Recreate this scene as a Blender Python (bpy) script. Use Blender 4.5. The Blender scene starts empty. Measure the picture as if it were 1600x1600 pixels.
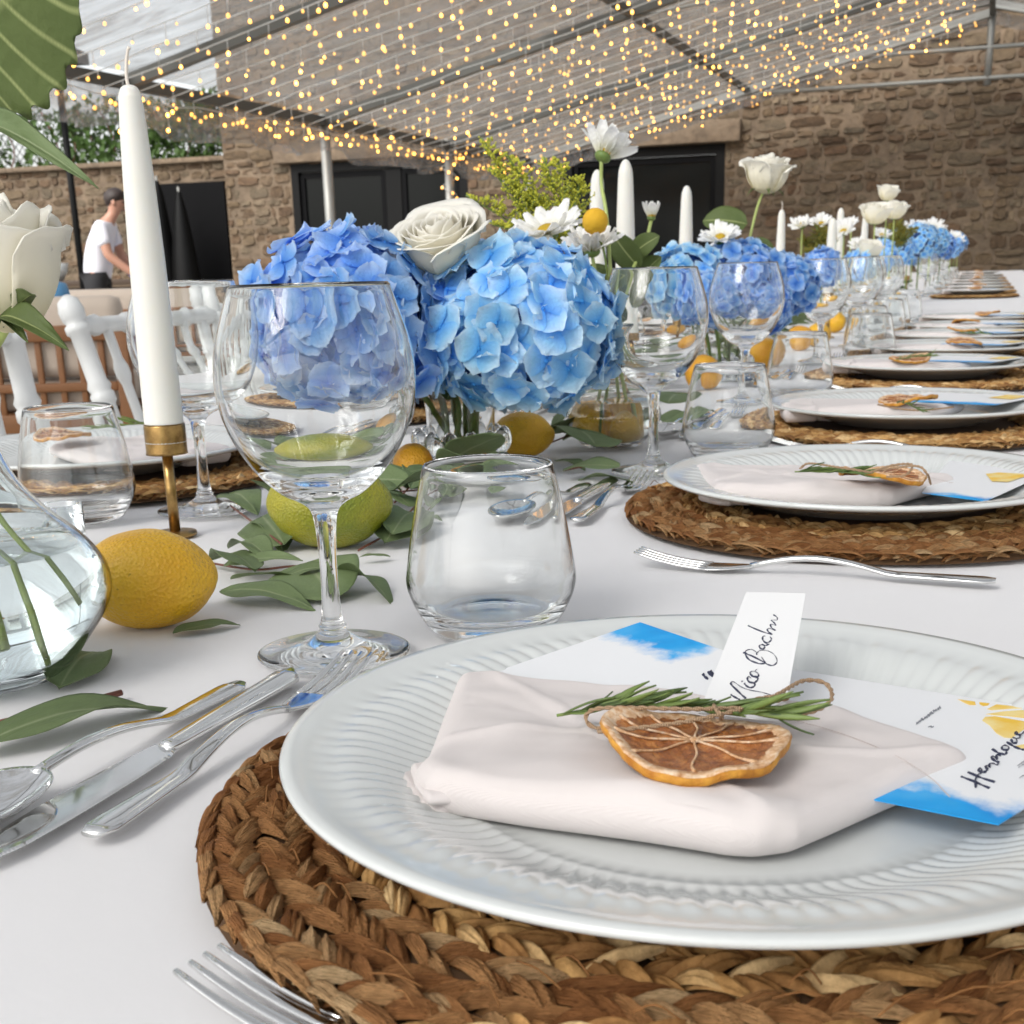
import bpy, bmesh, math, random
import numpy as np
from mathutils import Vector, Matrix, noise
R = math.radians
rnd = random.Random(7)
scn = bpy.context.scene
COL = scn.collection

# ---------------------------------------------------------------- camera
F_PX, PITCH, ROLL, PX, PY = 2044.0, R(17.5), R(-1.51), 800.0, 1055.0
YAW = math.atan(.356)
CZ = .956
cam_d = bpy.data.cameras.new('camera')
cam = bpy.data.objects.new('camera', cam_d); COL.objects.link(cam); scn.camera = cam
cam.matrix_world = Matrix.Translation((0, 0, CZ)) @ Matrix.Rotation(YAW, 4, 'Z') @ Matrix.Rotation(R(90) - PITCH, 4, 'X') @ Matrix.Rotation(ROLL, 4, 'Z')
cam_d.sensor_width = 36; cam_d.lens = 36 * F_PX / 1600
cam_d.shift_y = (PY - 800) / 1600
cam_d.clip_start = .02; cam_d.clip_end = 500
cam_d.dof.use_dof = True; cam_d.dof.focus_distance = .68; cam_d.dof.aperture_fstop = 31

# ---------------------------------------------------------------- sky, sun, exposure
w = bpy.data.worlds.new('World'); scn.world = w; w.use_nodes = True
nt = w.node_tree; nt.nodes.clear()
wo = nt.nodes.new('ShaderNodeOutputWorld'); bg = nt.nodes.new('ShaderNodeBackground')
sky = nt.nodes.new('ShaderNodeTexSky'); sky.sky_type = 'NISHITA'; sky.sun_disc = False
SUN_EL, SUN_ROT = R(42), R(-158)
sky.sun_elevation = SUN_EL; sky.sun_rotation = SUN_ROT; sky.dust_density = 3.0; sky.air_density = 1.2
hs = nt.nodes.new('ShaderNodeHueSaturation'); hs.inputs['Saturation'].default_value = .22
nt.links.new(sky.outputs[0], hs.inputs['Color']); nt.links.new(hs.outputs[0], bg.inputs['Color'])
bg.inputs['Strength'].default_value = .15
nt.links.new(bg.outputs[0], wo.inputs[0])
sd = bpy.data.lights.new('sun', 'SUN'); so = bpy.data.objects.new('sun', sd); COL.objects.link(so)
sd.energy = 1.3; sd.angle = R(28); sd.color = (1, .96, .9)
sdir = Vector((math.sin(SUN_ROT) * math.cos(SUN_EL), math.cos(SUN_ROT) * math.cos(SUN_EL), math.sin(SUN_EL)))
so.rotation_euler = sdir.to_track_quat('Z', 'Y').to_euler()
scn.view_settings.view_transform = 'Standard'; scn.view_settings.look = 'None'
scn.view_settings.gamma = 1; scn.view_settings.exposure = 1.03
scn.view_settings.use_curve_mapping = False
cy = scn.cycles
cy.max_bounces = 20; cy.transmission_bounces = 16; cy.transparent_max_bounces = 24; cy.glossy_bounces = 12; cy.diffuse_bounces = 4
cy.use_denoising = True
try: cy.denoiser = 'OPENIMAGEDENOISE'
except Exception: pass
cy.sample_clamp_indirect = 6
cy.caustics_reflective = True; cy.caustics_refractive = True

# ---------------------------------------------------------------- helpers
def ray(x, y):
    u, v = (x - PX) / F_PX, (PY - y) / F_PX
    c, s = math.cos(ROLL), math.sin(ROLL)
    u, v = c * u - s * v, s * u + c * v
    f = math.cos(PITCH) + v * math.sin(PITCH); z = -math.sin(PITCH) + v * math.cos(PITCH)
    ca, sa = math.cos(YAW), math.sin(YAW)
    return Vector((u * ca - f * sa, u * sa + f * ca, z))
def PZ(x, y, z):                     # point of the place seen at (x, y) on the level z
    d = ray(x, y); return Vector((0, 0, CZ)) + d * ((z - CZ) / d.z)
def PYY(x, y, Y):                    # ... on the upright plane Y metres ahead
    d = ray(x, y); return Vector((0, 0, CZ)) + d * (Y / d.y)
def PPL(x, y, p0, n):
    d = ray(x, y); o = Vector((0, 0, CZ)); return o + d * ((p0 - o).dot(n) / d.dot(n))
def topx(p):
    ca, sa = math.cos(YAW), math.sin(YAW)
    X, Y, Z = p[0], p[1], p[2] - CZ
    a, b = X * ca + Y * sa, -X * sa + Y * ca
    zz = b * math.cos(PITCH) - Z * math.sin(PITCH)
    if zz < .02: return (-1e4, -1e4, zz)
    u, v = a / zz, (b * math.sin(PITCH) + Z * math.cos(PITCH)) / zz
    c, s = math.cos(ROLL), math.sin(ROLL)
    u, v = c * u + s * v, -s * u + c * v
    return (PX + F_PX * u, PY - F_PX * v, zz)
T = .75                              # table top

class MB:
    def __init__(s): s.V = []; s.F = []; s.A = []
    def add(s, V, F, M=None, a=None):
        o = len(s.V)
        if M is not None: V = [M @ Vector(v) for v in V]
        s.V += [tuple(v) for v in V]; s.F += [tuple(i + o for i in f) for f in F]
        s.A += (list(a) if a is not None else [0.0] * len(V))
        return s
    def mesh(s, name, mat=None, smooth=True, attr=False):
        me = bpy.data.meshes.new(name); me.from_pydata(s.V, [], s.F)
        if smooth: me.polygons.foreach_set('use_smooth', [True] * len(s.F))
        if attr:
            at = me.attributes.new('grad', 'FLOAT', 'POINT'); at.data.foreach_set('value', s.A)
        for m in (mat if isinstance(mat, (list, tuple)) else [mat] if mat else []): me.materials.append(m)
        me.update(); return me
    def build(s, name, mat, parent=None, smooth=True, attr=False, loc=None):
        return link(name, s.mesh(name, mat, smooth, attr), parent, loc)
def link(name, me, parent=None, loc=None, M=None):
    o = bpy.data.objects.new(name, me); COL.objects.link(o)
    if parent is not None: o.parent = parent
    if loc is not None: o.location = loc
    if M is not None: o.matrix_local = M
    return o
def tag(o, label=None, cat=None, group=None, kind=None):
    if label: o['label'] = label
    if cat: o['category'] = cat
    if group: o['group'] = group
    if kind: o['kind'] = kind
    return o
def thing(name, label, cat, loc=(0, 0, 0), rz=0, group=None):
    o = bpy.data.objects.new(name, None); COL.objects.link(o); o.empty_display_size = .05
    o.location = loc; o.rotation_euler = (0, 0, rz)
    return tag(o, label, cat, group)
KIDS = {}
def kids(o): return [c for c in bpy.data.objects if c.parent == o]
def dup(src, loc, rz=None, label=None, group=None, scale=None):
    r = src.copy(); COL.objects.link(r); r.location = loc
    if rz is not None: r.rotation_euler = (0, 0, rz)
    if label: r['label'] = label
    if group: r['group'] = group
    if scale: r.scale = (scale,) * 3 if not isinstance(scale, tuple) else scale
    if src.name not in KIDS: KIDS[src.name] = [(c, kids(c)) for c in kids(src)]
    for c, gs in KIDS[src.name]:
        d = c.copy(); COL.objects.link(d); d.parent = r
        for g in gs:
            e = g.copy(); COL.objects.link(e); e.parent = d
    return r

def cr(pts, n=8):                     # Catmull-Rom
    pts = [Vector(p) for p in pts]
    if len(pts) < 3: return [pts[0].lerp(pts[-1], i / n) for i in range(n + 1)]
    P = [pts[0] * 2 - pts[1]] + pts + [pts[-1] * 2 - pts[-2]]
    out = []
    for i in range(1, len(P) - 2):
        a, b, c, d = P[i - 1], P[i], P[i + 1], P[i + 2]
        for k in range(n):
            t = k / n
            out.append(.5 * ((2 * b) + (c - a) * t + (2 * a - 5 * b + 4 * c - d) * t * t + (3 * b - a - 3 * c + d) * t ** 3))
    out.append(P[-2]); return out
def frames(P):
    n = len(P); T_ = []
    for i in range(n):
        t = (P[min(i + 1, n - 1)] - P[max(i - 1, 0)])
        T_.append(t.normalized() if t.length > 1e-9 else Vector((0, 0, 1)))
    u = T_[0].orthogonal().normalized(); U = [u]
    for i in range(1, n):
        u = U[-1] - T_[i] * U[-1].dot(T_[i]); u = u.normalized() if u.length > 1e-6 else T_[i].orthogonal().normalized(); U.append(u)
    return T_, U
def tube(mb, pts, r, seg=8, cap=True, M=None, flat=1.0, tw=0.0):
    P = [Vector(p) for p in pts]; n = len(P); T_, U = frames(P); V = []; F = []
    for i in range(n):
        W = T_[i].cross(U[i]); rr = r[i] if hasattr(r, '__len__') else r
        for k in range(seg):
            a = 2 * math.pi * k / seg + tw * i
            V.append(P[i] + U[i] * math.cos(a) * rr + W * math.sin(a) * rr * flat)
    for i in range(n - 1):
        for k in range(seg):
            a, b = i * seg + k, i * seg + (k + 1) % seg
            F.append((a, b, b + seg, a + seg))
    if cap: F.append(tuple(range(seg))[::-1]); F.append(tuple((n - 1) * seg + k for k in range(seg)))
    mb.add(V, F, M); return mb
def loft(mb, st, seg=14, M=None, p=2.0):
    """st: (centre, side vector, up vector, half width, half thickness)"""
    V = []; F = []
    for c, sx, up, hw, ht in st:
        c, sx, up = Vector(c), Vector(sx), Vector(up)
        for k in range(seg):
            a = 2 * math.pi * k / seg; ca, sa = math.cos(a), math.sin(a)
            e = 2 / p
            V.append(c + sx * (math.copysign(abs(ca) ** e, ca) * hw) + up * (math.copysign(abs(sa) ** e, sa) * ht))
    for i in range(len(st) - 1):
        for k in range(seg):
            a, b = i * seg + k, i * seg + (k + 1) % seg
            F.append((a, b, b + seg, a + seg))
    F.append(tuple(range(seg))[::-1]); F.append(tuple((len(st) - 1) * seg + k for k in range(seg)))
    mb.add(V, F, M); return mb
def lathe(mb, prof, seg=64, M=None, fn=None):
    V = []; F = []; idx = []
    for j, (r, z) in enumerate(prof):
        if r < 1e-6: idx.append(None if False else [len(V)]); V.append((0, 0, z)); continue
        row = []
        for k in range(seg):
            a = 2 * math.pi * k / seg; rr, zz = (r, z) if fn is None else fn(r, z, a)
            row.append(len(V)); V.append((rr * math.cos(a), rr * math.sin(a), zz))
        idx.append(row)
    for a, b in zip(idx[:-1], idx[1:]):
        if len(a) == 1 and len(b) == 1: continue
        for k in range(seg):
            k2 = (k + 1) % seg
            if len(a) == 1: F.append((a[0], b[k2], b[k]))
            elif len(b) == 1: F.append((a[k], a[k2], b[0]))
            else: F.append((a[k], a[k2], b[k2], b[k]))
    mb.add(V, F, M); return mb
def smoothprof(p, n=4):
    return [(max(0, v.x), v.y) for v in cr([(a, b, 0) for a, b in p], n)]
def box(mb, c, s, M=None, bev=0.0):
    x, y, z = s[0] / 2, s[1] / 2, s[2] / 2; cx, cy_, cz = c
    if bev <= 0:
        V = [(cx + i * x, cy_ + j * y, cz + k * z) for i in (-1, 1) for j in (-1, 1) for k in (-1, 1)]
        F = [(0, 1, 3, 2), (4, 6, 7, 5), (0, 4, 5, 1), (2, 3, 7, 6), (0, 2, 6, 4), (1, 5, 7, 3)]
        return mb.add(V, F, M)
    bm = bmesh.new(); bmesh.ops.create_cube(bm, size=1)
    for v in bm.verts: v.co = (v.co.x * s[0] + cx, v.co.y * s[1] + cy_, v.co.z * s[2] + cz)
    bmesh.ops.bevel(bm, geom=bm.edges[:], offset=bev, segments=2, affect='EDGES', profile=.6)
    bm.verts.index_update()
    mb.add([v.co.copy() for v in bm.verts], [tuple(v.index for v in f.verts) for f in bm.faces], M); bm.free(); return mb
def blob(mb, c, r, M=None, seg=16, rings=10, fn=None):
    prof = [(math.sin(math.pi * i / rings), -math.cos(math.pi * i / rings)) for i in range(rings + 1)]
    prof[0] = (0, -1); prof[-1] = (0, 1)
    t = MB(); lathe(t, prof, seg)
    r = (r, r, r) if not hasattr(r, '__len__') else r
    V = []
    for v in t.V:
        v = Vector(v); k = fn(v) if fn else 1
        V.append((c[0] + v.x * r[0] * k, c[1] + v.y * r[1] * k, c[2] + v.z * r[2] * k))
    return mb.add(V, t.F, M)
def basis(x, y, z, o):                # matrix from axis vectors
    M = Matrix.Identity(4)
    for i, a in enumerate((x, y, z)):
        for j in range(3): M[j][i] = a[j]
    for j in range(3): M[j][3] = o[j]
    return M
def aim(p0, p1, up=Vector((0, 0, 1))):
    x = (Vector(p1) - Vector(p0)).normalized(); y = Vector(up).cross(x)
    y = y.normalized() if y.length > 1e-5 else x.orthogonal().normalized()
    return basis(x, y, x.cross(y), p0)
def align_z(n, o, spin=0, s=1):
    n = Vector(n).normalized(); return Matrix.Translation(o) @ n.to_track_quat('Z', 'Y').to_matrix().to_4x4() @ Matrix.Rotation(spin, 4, 'Z') @ Matrix.Scale(s, 4)

# ---------------------------------------------------------------- materials
def mat(name, col=(.5, .5, .5), rough=.5, metal=0, **k):
    m = bpy.data.materials.new(name); m.use_nodes = True
    b = m.node_tree.nodes['Principled BSDF']
    b.inputs['Base Color'].default_value = (*col, 1); b.inputs['Roughness'].default_value = rough; b.inputs['Metallic'].default_value = metal
    for kk, v in k.items(): b.inputs[kk.replace('_', ' ')].default_value = v
    return m
def nd(m, t): return m.node_tree.nodes.new(t)
def lk(m, a, b): m.node_tree.links.new(a, b)
def coords(m, kind='Object', sc=None):
    t = nd(m, 'ShaderNodeTexCoord'); o = t.outputs[kind]
    if sc is not None:
        mp = nd(m, 'ShaderNodeMapping'); mp.inputs['Scale'].default_value = sc; lk(m, o, mp.inputs['Vector']); o = mp.outputs[0]
    return o
def noi(m, vec, sc, det=3, rg=.5, dist=0):
    n = nd(m, 'ShaderNodeTexNoise'); n.inputs['Scale'].default_value = sc; n.inputs['Detail'].default_value = det; n.inputs['Roughness'].default_value = rg
    n.inputs['Distortion'].default_value = dist
    if vec is not None: lk(m, vec, n.inputs['Vector'])
    return n.outputs['Fac']
def ramp(m, fac, stops):
    r = nd(m, 'ShaderNodeValToRGB'); e = r.color_ramp.elements
    while len(e) < len(stops): e.new(.5)
    for s, (p, c) in zip(e, stops): s.position = p; s.color = (*c, 1) if len(c) == 3 else c
    lk(m, fac, r.inputs[0]); return r.outputs[0]
def mixc(m, fac, a, b, mode='MIX'):
    x = nd(m, 'ShaderNodeMix'); x.data_type = 'RGBA'; x.blend_type = mode
    for s, v in ((x.inputs[0], fac), (x.inputs[6], a), (x.inputs[7], b)):
        if hasattr(v, 'is_output'): lk(m, v, s)
        else: s.default_value = v if not hasattr(v, '__len__') else (*v, 1)
    return x.outputs[2]
def math_(m, op, a, b=None):
    x = nd(m, 'ShaderNodeMath'); x.operation = op
    for i, v in enumerate((a, b)):
        if v is None: continue
        if hasattr(v, 'is_output'): lk(m, v, x.inputs[i])
        else: x.inputs[i].default_value = v
    return x.outputs[0]
def bs(m): return m.node_tree.nodes['Principled BSDF']
def setc(m, c): lk(m, c, bs(m).inputs['Base Color'])
def bump(m, h, st=.3, d=.001):
    b = nd(m, 'ShaderNodeBump'); b.inputs['Strength'].default_value = st; b.inputs['Distance'].default_value = d
    lk(m, h, b.inputs['Height']); lk(m, b.outputs[0], bs(m).inputs['Normal']); return b
def rand(m): return nd(m, 'ShaderNodeObjectInfo').outputs['Random']
def translucent(m, fac, col):
    nt = m.node_tree; out = [n for n in nt.nodes if n.type == 'OUTPUT_MATERIAL'][0]
    t = nd(m, 'ShaderNodeBsdfTranslucent'); x = nd(m, 'ShaderNodeMixShader'); x.inputs[0].default_value = fac
    if hasattr(col, 'is_output'): lk(m, col, t.inputs[0])
    else: t.inputs[0].default_value = (*col, 1)
    lk(m, bs(m).outputs[0], x.inputs[1]); lk(m, t.outputs[0], x.inputs[2]); lk(m, x.outputs[0], out.inputs[0])

M = {}
M['glass'] = mat('clear_glass', (.985, .995, .99), 0, Transmission_Weight=1, IOR=1.46)
M['bluish_glass'] = mat('pale_blue_glass', (.93, .975, .985), 0, Transmission_Weight=1, IOR=1.46)
M['water'] = mat('water', (.97, .99, .98), 0, Transmission_Weight=1, IOR=1.33)
M['porcelain'] = mat('porcelain', (.64, .66, .648), .16, Coat_Weight=.4, Coat_Roughness=.05)
M['steel'] = mat('polished_steel', (.78, .78, .77), .07, 1)
v = coords(M['steel']); bump(M['steel'], noi(M['steel'], v, 60, 2), .05, .0006)
M['brass'] = mat('aged_brass', (.40, .25, .09), .3, 1)
m = M['brass']; setc(m, ramp(m, noi(m, coords(m), 90, 5, .7), [(.3, (.22, .13, .05)), (.7, (.5, .32, .12))])); 
M['wax'] = mat('candle_wax', (.80, .79, .735), .42, Subsurface_Weight=.5, Subsurface_Radius=(.01, .008, .006), Subsurface_Scale=.5)
M['wick'] = mat('candle_wick', (.75, .68, .60), .9)
# cotton cloths
def cloth(name, col, sc=900, wr=.25):
    m = mat(name, col, .85, Sheen_Weight=.15)
    v = coords(m); a = nd(m, 'ShaderNodeTexWave'); a.inputs['Scale'].default_value = sc; a.bands_direction = 'X'; lk(m, v, a.inputs['Vector'])
    b = nd(m, 'ShaderNodeTexWave'); b.inputs['Scale'].default_value = sc; b.bands_direction = 'Y'; lk(m, v, b.inputs['Vector'])
    h = math_(m, 'ADD', a.outputs['Fac'], b.outputs['Fac']); h2 = math_(m, 'ADD', noi(m, v, 60, 4, .6), math_(m, 'MULTIPLY', noi(m, v, 11, 3, .5), 2.2))
    s = math_(m, 'ADD', math_(m, 'MULTIPLY', h, .1), math_(m, 'MULTIPLY', h2, 1.0))
    bump(m, s, wr, .0011)
    setc(m, mixc(m, noi(m, v, 9, 4), tuple(c * .955 for c in col), col)); return m
M['tablecloth'] = cloth('white_cotton', (.79, .78, .785), wr=.42)
M['napkin'] = cloth('blush_cotton', (.76, .70, .68), wr=.7)
M['hem'] = mat('hem_thread', (.60, .52, .49), .9)
M['beige'] = cloth('beige_upholstery', (.55, .46, .38), 200)
M['blue_cushion'] = cloth('blue_upholstery', (.10, .28, .50), 200)
# dry straw
def straw(name, k=1.0):
    m = mat(name, (.4, .24, .1), .75, Specular_IOR_Level=.2)
    v = coords(m, 'Object', (1.3, 26, 26)); n = noi(m, v, 1.6, 5, .6, .3)
    base = ramp(m, rand(m), [(0, (.26 * k, .105 * k, .034 * k)), (.3, (.36 * k, .165 * k, .060 * k)), (.6, (.44 * k, .225 * k, .090 * k)), (.85, (.52 * k, .305 * k, .14 * k)), (1, (.57 * k, .40 * k, .22 * k))])
    c = mixc(m, 1, base, ramp(m, n, [(.32, (.42, .33, .25)), (.44, (.9, .88, .85)), (.6, (1.1, 1.1, 1.1)), (.75, (1.3, 1.3, 1.3))]), 'MULTIPLY')
    n2 = noi(m, coords(m, 'Object', (3, 3, 3)), 1, 3)
    setc(m, mixc(m, 1, c, ramp(m, n2, [(.3, (.6, .55, .5)), (.6, (1, 1, 1))]), 'MULTIPLY')); bump(m, n, .8, .04); return m
M['straw'] = straw('dry_straw', 1.75); M['straw_core'] = mat('straw_core', (.10, .05, .02), .9)
m = M['straw_far'] = mat('woven_straw', (.4, .24, .1), .75, Specular_IOR_Level=.2)
vv = coords(m, 'Object'); at = nd(m, 'ShaderNodeAttribute'); at.attribute_name = 'grad'
c = ramp(m, at.outputs['Fac'], [(0, (.28, .13, .045)), (.35, (.46, .25, .09)), (.7, (.60, .36, .14)), (1, (.78, .56, .29))])
n_ = noi(m, vv, 160, 4, .7); setc(m, mixc(m, 1, c, ramp(m, n_, [(.3, (.6, .55, .5)), (.65, (1.1, 1.1, 1.1))]), 'MULTIPLY')); bump(m, n_, .6, .0015)
# petals and leaves
def petal(name, a, b, c, sh=.35, hj=.03, vj=.3, v0=.88):
    m = mat(name, b, .65, Specular_IOR_Level=.18)
    at = nd(m, 'ShaderNodeAttribute'); at.attribute_name = 'grad'
    col = ramp(m, at.outputs['Fac'], [(0, a), (.5, b), (1, c)])
    v = coords(m); n = noi(m, v, 2.6, 3)
    col = mixc(m, 1, col, ramp(m, n, [(.3, (.9, .9, .93)), (.7, (1.08, 1.07, 1.05))]), 'MULTIPLY')
    h = nd(m, 'ShaderNodeHueSaturation'); lk(m, col, h.inputs['Color'])
    r = rand(m); lk(m, math_(m, 'ADD', math_(m, 'MULTIPLY', r, hj), .5 - hj * .45), h.inputs['Hue']); lk(m, math_(m, 'ADD', math_(m, 'MULTIPLY', r, vj), v0), h.inputs['Value'])
    setc(m, h.outputs[0]); translucent(m, sh, h.outputs[0]); bump(m, noi(m, v, 9, 3), .25, .02); return m
M['hyd_sky'] = petal('sky_blue_petal', (.08, .38, .84), (.33, .66, .93), (.70, .87, .96), .4, .012, .28, .92)
M['hyd_peri'] = petal('periwinkle_petal', (.06, .25, .72), (.23, .48, .86), (.58, .74, .93), .4, .014, .28, .92)
M['rose_white'] = petal('cream_petal', (.86, .78, .48), (.95, .91, .75), (.97, .95, .87), .3, 0, .04, .98)
M['daisy_white'] = petal('white_petal', (.88, .86, .66), (.95, .95, .92), (.97, .97, .95), .3, 0, .04, .98)
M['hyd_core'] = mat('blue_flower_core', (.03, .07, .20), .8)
M['yellow_disc'] = mat('yellow_flower_disc', (.55, .36, .02), .8); bump(M['yellow_disc'], noi(M['yellow_disc'], coords(M['yellow_disc']), 900, 2), .9, .002)
def leafm(name, a, b, vein, tr=.25):
    m = mat(name, a, .55, Specular_IOR_Level=.3)
    v = coords(m); n = noi(m, v, 2.2, 3, .5)
    c = mixc(m, n, a, b); at = nd(m, 'ShaderNodeAttribute'); at.attribute_name = 'grad'
    c = mixc(m, ramp(m, at.outputs['Fac'], [(0, (1, 1, 1)), (.05, (.55, .55, .55)), (.13, (0, 0, 0))]), c, vein)
    h = nd(m, 'ShaderNodeHueSaturation'); lk(m, c, h.inputs['Color']); r = rand(m)
    lk(m, math_(m, 'ADD', math_(m, 'MULTIPLY', r, .35), .85), h.inputs['Value'])
    setc(m, h.outputs[0]); translucent(m, tr, h.outputs[0]); bump(m, noi(m, v, 14, 3), .12, .012); return m
M['euca'] = leafm('eucalyptus_leaf', (.125, .18, .075), (.20, .26, .12), (.29, .34, .19), .18)
M['leaf_green'] = leafm('green_leaf', (.085, .125, .035), (.14, .185, .06), (.42, .47, .20), .25)
M['hedge_leaf'] = leafm('vine_leaf', (.05, .10, .02), (.10, .17, .05), (.12, .18, .06), .35)
M['stem_green'] = mat('green_stem', (.14, .22, .05), .5, Subsurface_Weight=.1)
M['stem_pale'] = mat('pale_green_stem', (.42, .50, .16), .45)
M['twig_brown'] = mat('red_brown_twig', (.16, .05, .03), .5)
M['solidago'] = mat('goldenrod', (.52, .52, .05), .8)
M['solidago_olive'] = mat('goldenrod_olive', (.20, .17, .02), .8)
# citrus
def citrus(name, a, b, c=None):
    m = mat(name, a, .38, Subsurface_Weight=.08, Subsurface_Radius=(.006, .004, .001), Coat_Weight=.15, Coat_Roughness=.3)
    v = coords(m); n = noi(m, v, 22, 4)
    col = mixc(m, ramp(m, n, [(.35, (0, 0, 0)), (.65, (1, 1, 1))]), a, b)
    spk = noi(m, v, 330, 2, .5); col = mixc(m, ramp(m, spk, [(.68, (0, 0, 0)), (.76, (.6, .6, .6))]), col, c or tuple(x * .45 for x in a))
    setc(m, col); vo = nd(m, 'ShaderNodeTexVoronoi'); vo.inputs['Scale'].default_value = 480; lk(m, v, vo.inputs['Vector'])
    bump(m, math_(m, 'ADD', vo.outputs['Distance'], math_(m, 'MULTIPLY', n, 2)), .8, .0011); return m
M['lemon'] = citrus('lemon_peel', (.78, .41, .010), (.82, .49, .025))
M['lime'] = citrus('green_lemon_peel', (.17, .21, .010), (.34, .31, .012))
M['orange'] = citrus('orange_peel', (.75, .33, .01), (.80, .42, .02))
m = M['dry_rind'] = mat('dried_orange_rind', (.55, .25, .03), .6); setc(m, ramp(m, noi(m, coords(m), 160, 4), [(.3, (.42, .15, .01)), (.65, (.68, .33, .04))])); bump(m, noi(m, coords(m), 600, 3), .6, .001)
m = M['dry_pith'] = mat('dried_pith', (.72, .52, .33), .75); setc(m, ramp(m, noi(m, coords(m), 260, 4, .7), [(.32, (.40, .17, .05)), (.5, (.66, .42, .24)), (.65, (.78, .62, .45))])); bump(m, noi(m, coords(m), 500, 3), .6, .001)
m = M['dry_flesh'] = mat('dried_orange_flesh', (.2, .07, .02), .35, Coat_Weight=.3, Coat_Roughness=.25); setc(m, ramp(m, noi(m, coords(m), 170, 5, .7, .6), [(.3, (.12, .030, .008)), (.5, (.32, .105, .022)), (.7, (.52, .22, .06))])); bump(m, noi(m, coords(m), 420, 4), .9, .0016)
m = M['twine'] = mat('jute_twine', (.42, .28, .17), .85); wv = nd(m, 'ShaderNodeTexWave'); wv.inputs['Scale'].default_value = 400; lk(m, coords(m), wv.inputs[0]); bump(m, wv.outputs['Fac'], .6, .0008)
m = M['rosemary'] = mat('rosemary_needle', (.08, .13, .03), .5); setc(m, ramp(m, rand(m), [(0, (.05, .09, .02)), (1, (.17, .24, .06))]))
M['ink'] = mat('dark_ink', (.02, .025, .06), .6)
M['print'] = mat('grey_print', (.22, .23, .26), .7)
M['card'] = mat('white_card', (.80, .80, .80), .6)
m = M['yellow_print'] = mat('yellow_watercolour', (.75, .5, .1), .7); setc(m, ramp(m, noi(m, coords(m), 70, 3), [(.35, (.80, .50, .05)), (.6, (.82, .66, .28)), (.8, (.80, .60, .16))]))
# far things
def wood(name, a, b):
    m = mat(name, a, .5); n = noi(m, coords(m, 'Object', (3, 40, 40)), 1, 5, .6, .5); setc(m, mixc(m, n, a, b)); bump(m, n, .2, .002); return m
M['teak'] = wood('teak', (.17, .068, .022), (.26, .11, .038)); M['dark_wood'] = wood('dark_wood', (.05, .03, .02), (.09, .055, .03))
M['white_paint'] = mat('white_paint', (.74, .75, .74), .3)
M['black'] = mat('matt_black', (.003, .003, .0035), .6, Specular_IOR_Level=.08)
M['black_frame'] = mat('black_metal_frame', (.006, .006, .006), .5, Specular_IOR_Level=.12)
M['dark_pane'] = mat('dark_pane', (.003, .004, .004), .12, Specular_IOR_Level=.12)
M['alu'] = mat('aluminium_pole', (.30, .30, .28), .5, .5)
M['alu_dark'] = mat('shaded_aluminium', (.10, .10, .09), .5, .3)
M['cable'] = mat('clear_cable', (.55, .55, .53), .4)
m = M['bulb'] = mat('glowing_bulb', (.9, .7, .3), .4); b = bs(m); b.inputs['Emission Color'].default_value = (1, .42, .055, 1)
lk(m, math_(m, 'ADD', math_(m, 'MULTIPLY', math_(m, 'POWER', rand(m), 4.0), 8), 1.1), b.inputs['Emission Strength'])
m.cycles.emission_sampling = 'NONE'
def stone(name, cols, mort=False):
    m = mat(name, cols[0], .85); v = coords(m, 'Object')
    base = ramp(m, rand(m), [(i / (len(cols) - 1), c) for i, c in enumerate(cols)])
    g = coords(m, 'Object', (1, 1, 1)); n = noi(m, g, 9, 6, .65); n2 = noi(m, g, 2.2, 3)
    c = mixc(m, 1, base, ramp(m, n, [(.25, (.55, .52, .5)), (.5, (1, 1, 1)), (.75, (1.3, 1.28, 1.25))]), 'MULTIPLY')
    c = mixc(m, 1, c, ramp(m, n2, [(.3, (.75, .75, .75)), (.7, (1.15, 1.15, 1.15))]), 'MULTIPLY')
    setc(m, c); bump(m, n, .8, .03); return m
M['stone'] = stone('rubble_stone', [(.085, .050, .026), (.11, .072, .040), (.145, .101, .058), (.115, .088, .056), (.165, .120, .074), (.118, .064, .032)])
M['mortar'] = stone('old_mortar', [(.16, .116, .076), (.16, .116, .076)])
m = M['paving'] = stone('pale_paving', [(.30, .30, .28), (.36, .35, .33)])
M['ground'] = stone('dusty_ground', [(.25, .24, .22), (.25, .24, .22)])
# clear tent film: lets the sky through, catches some grey light on its folds
m = M['film'] = bpy.data.materials.new('clear_tent_film'); m.use_nodes = True; m.node_tree.nodes.clear()
out = nd(m, 'ShaderNodeOutputMaterial'); tr = nd(m, 'ShaderNodeBsdfTransparent'); tr.inputs[0].default_value = (.93, .94, .95, 1)
df = nd(m, 'ShaderNodeBsdfTranslucent'); df.inputs[0].default_value = (.22, .215, .205, 1); gl = nd(m, 'ShaderNodeBsdfGlossy'); gl.inputs['Roughness'].default_value = .12; gl.inputs[0].default_value = (.85, .85, .85, 1)
dd = nd(m, 'ShaderNodeBsdfDiffuse'); dd.inputs[0].default_value = (.18, .175, .165, 1)
v = coords(m, 'Object', (.7, 3.2, 1)); n = noi(m, v, 1.3, 6, .62, .8); bb = nd(m, 'ShaderNodeBump'); bb.inputs['Strength'].default_value = .8; bb.inputs['Distance'].default_value = .25
lk(m, n, bb.inputs['Height']); lk(m, bb.outputs[0], gl.inputs['Normal'])
a1 = nd(m, 'ShaderNodeMixShader'); a1.inputs[0].default_value = .35; lk(m, df.outputs[0], a1.inputs[1]); lk(m, gl.outputs[0], a1.inputs[2])
a3 = nd(m, 'ShaderNodeMixShader'); a3.inputs[0].default_value = .2; lk(m, a1.outputs[0], a3.inputs[1]); lk(m, dd.outputs[0], a3.inputs[2])
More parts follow.
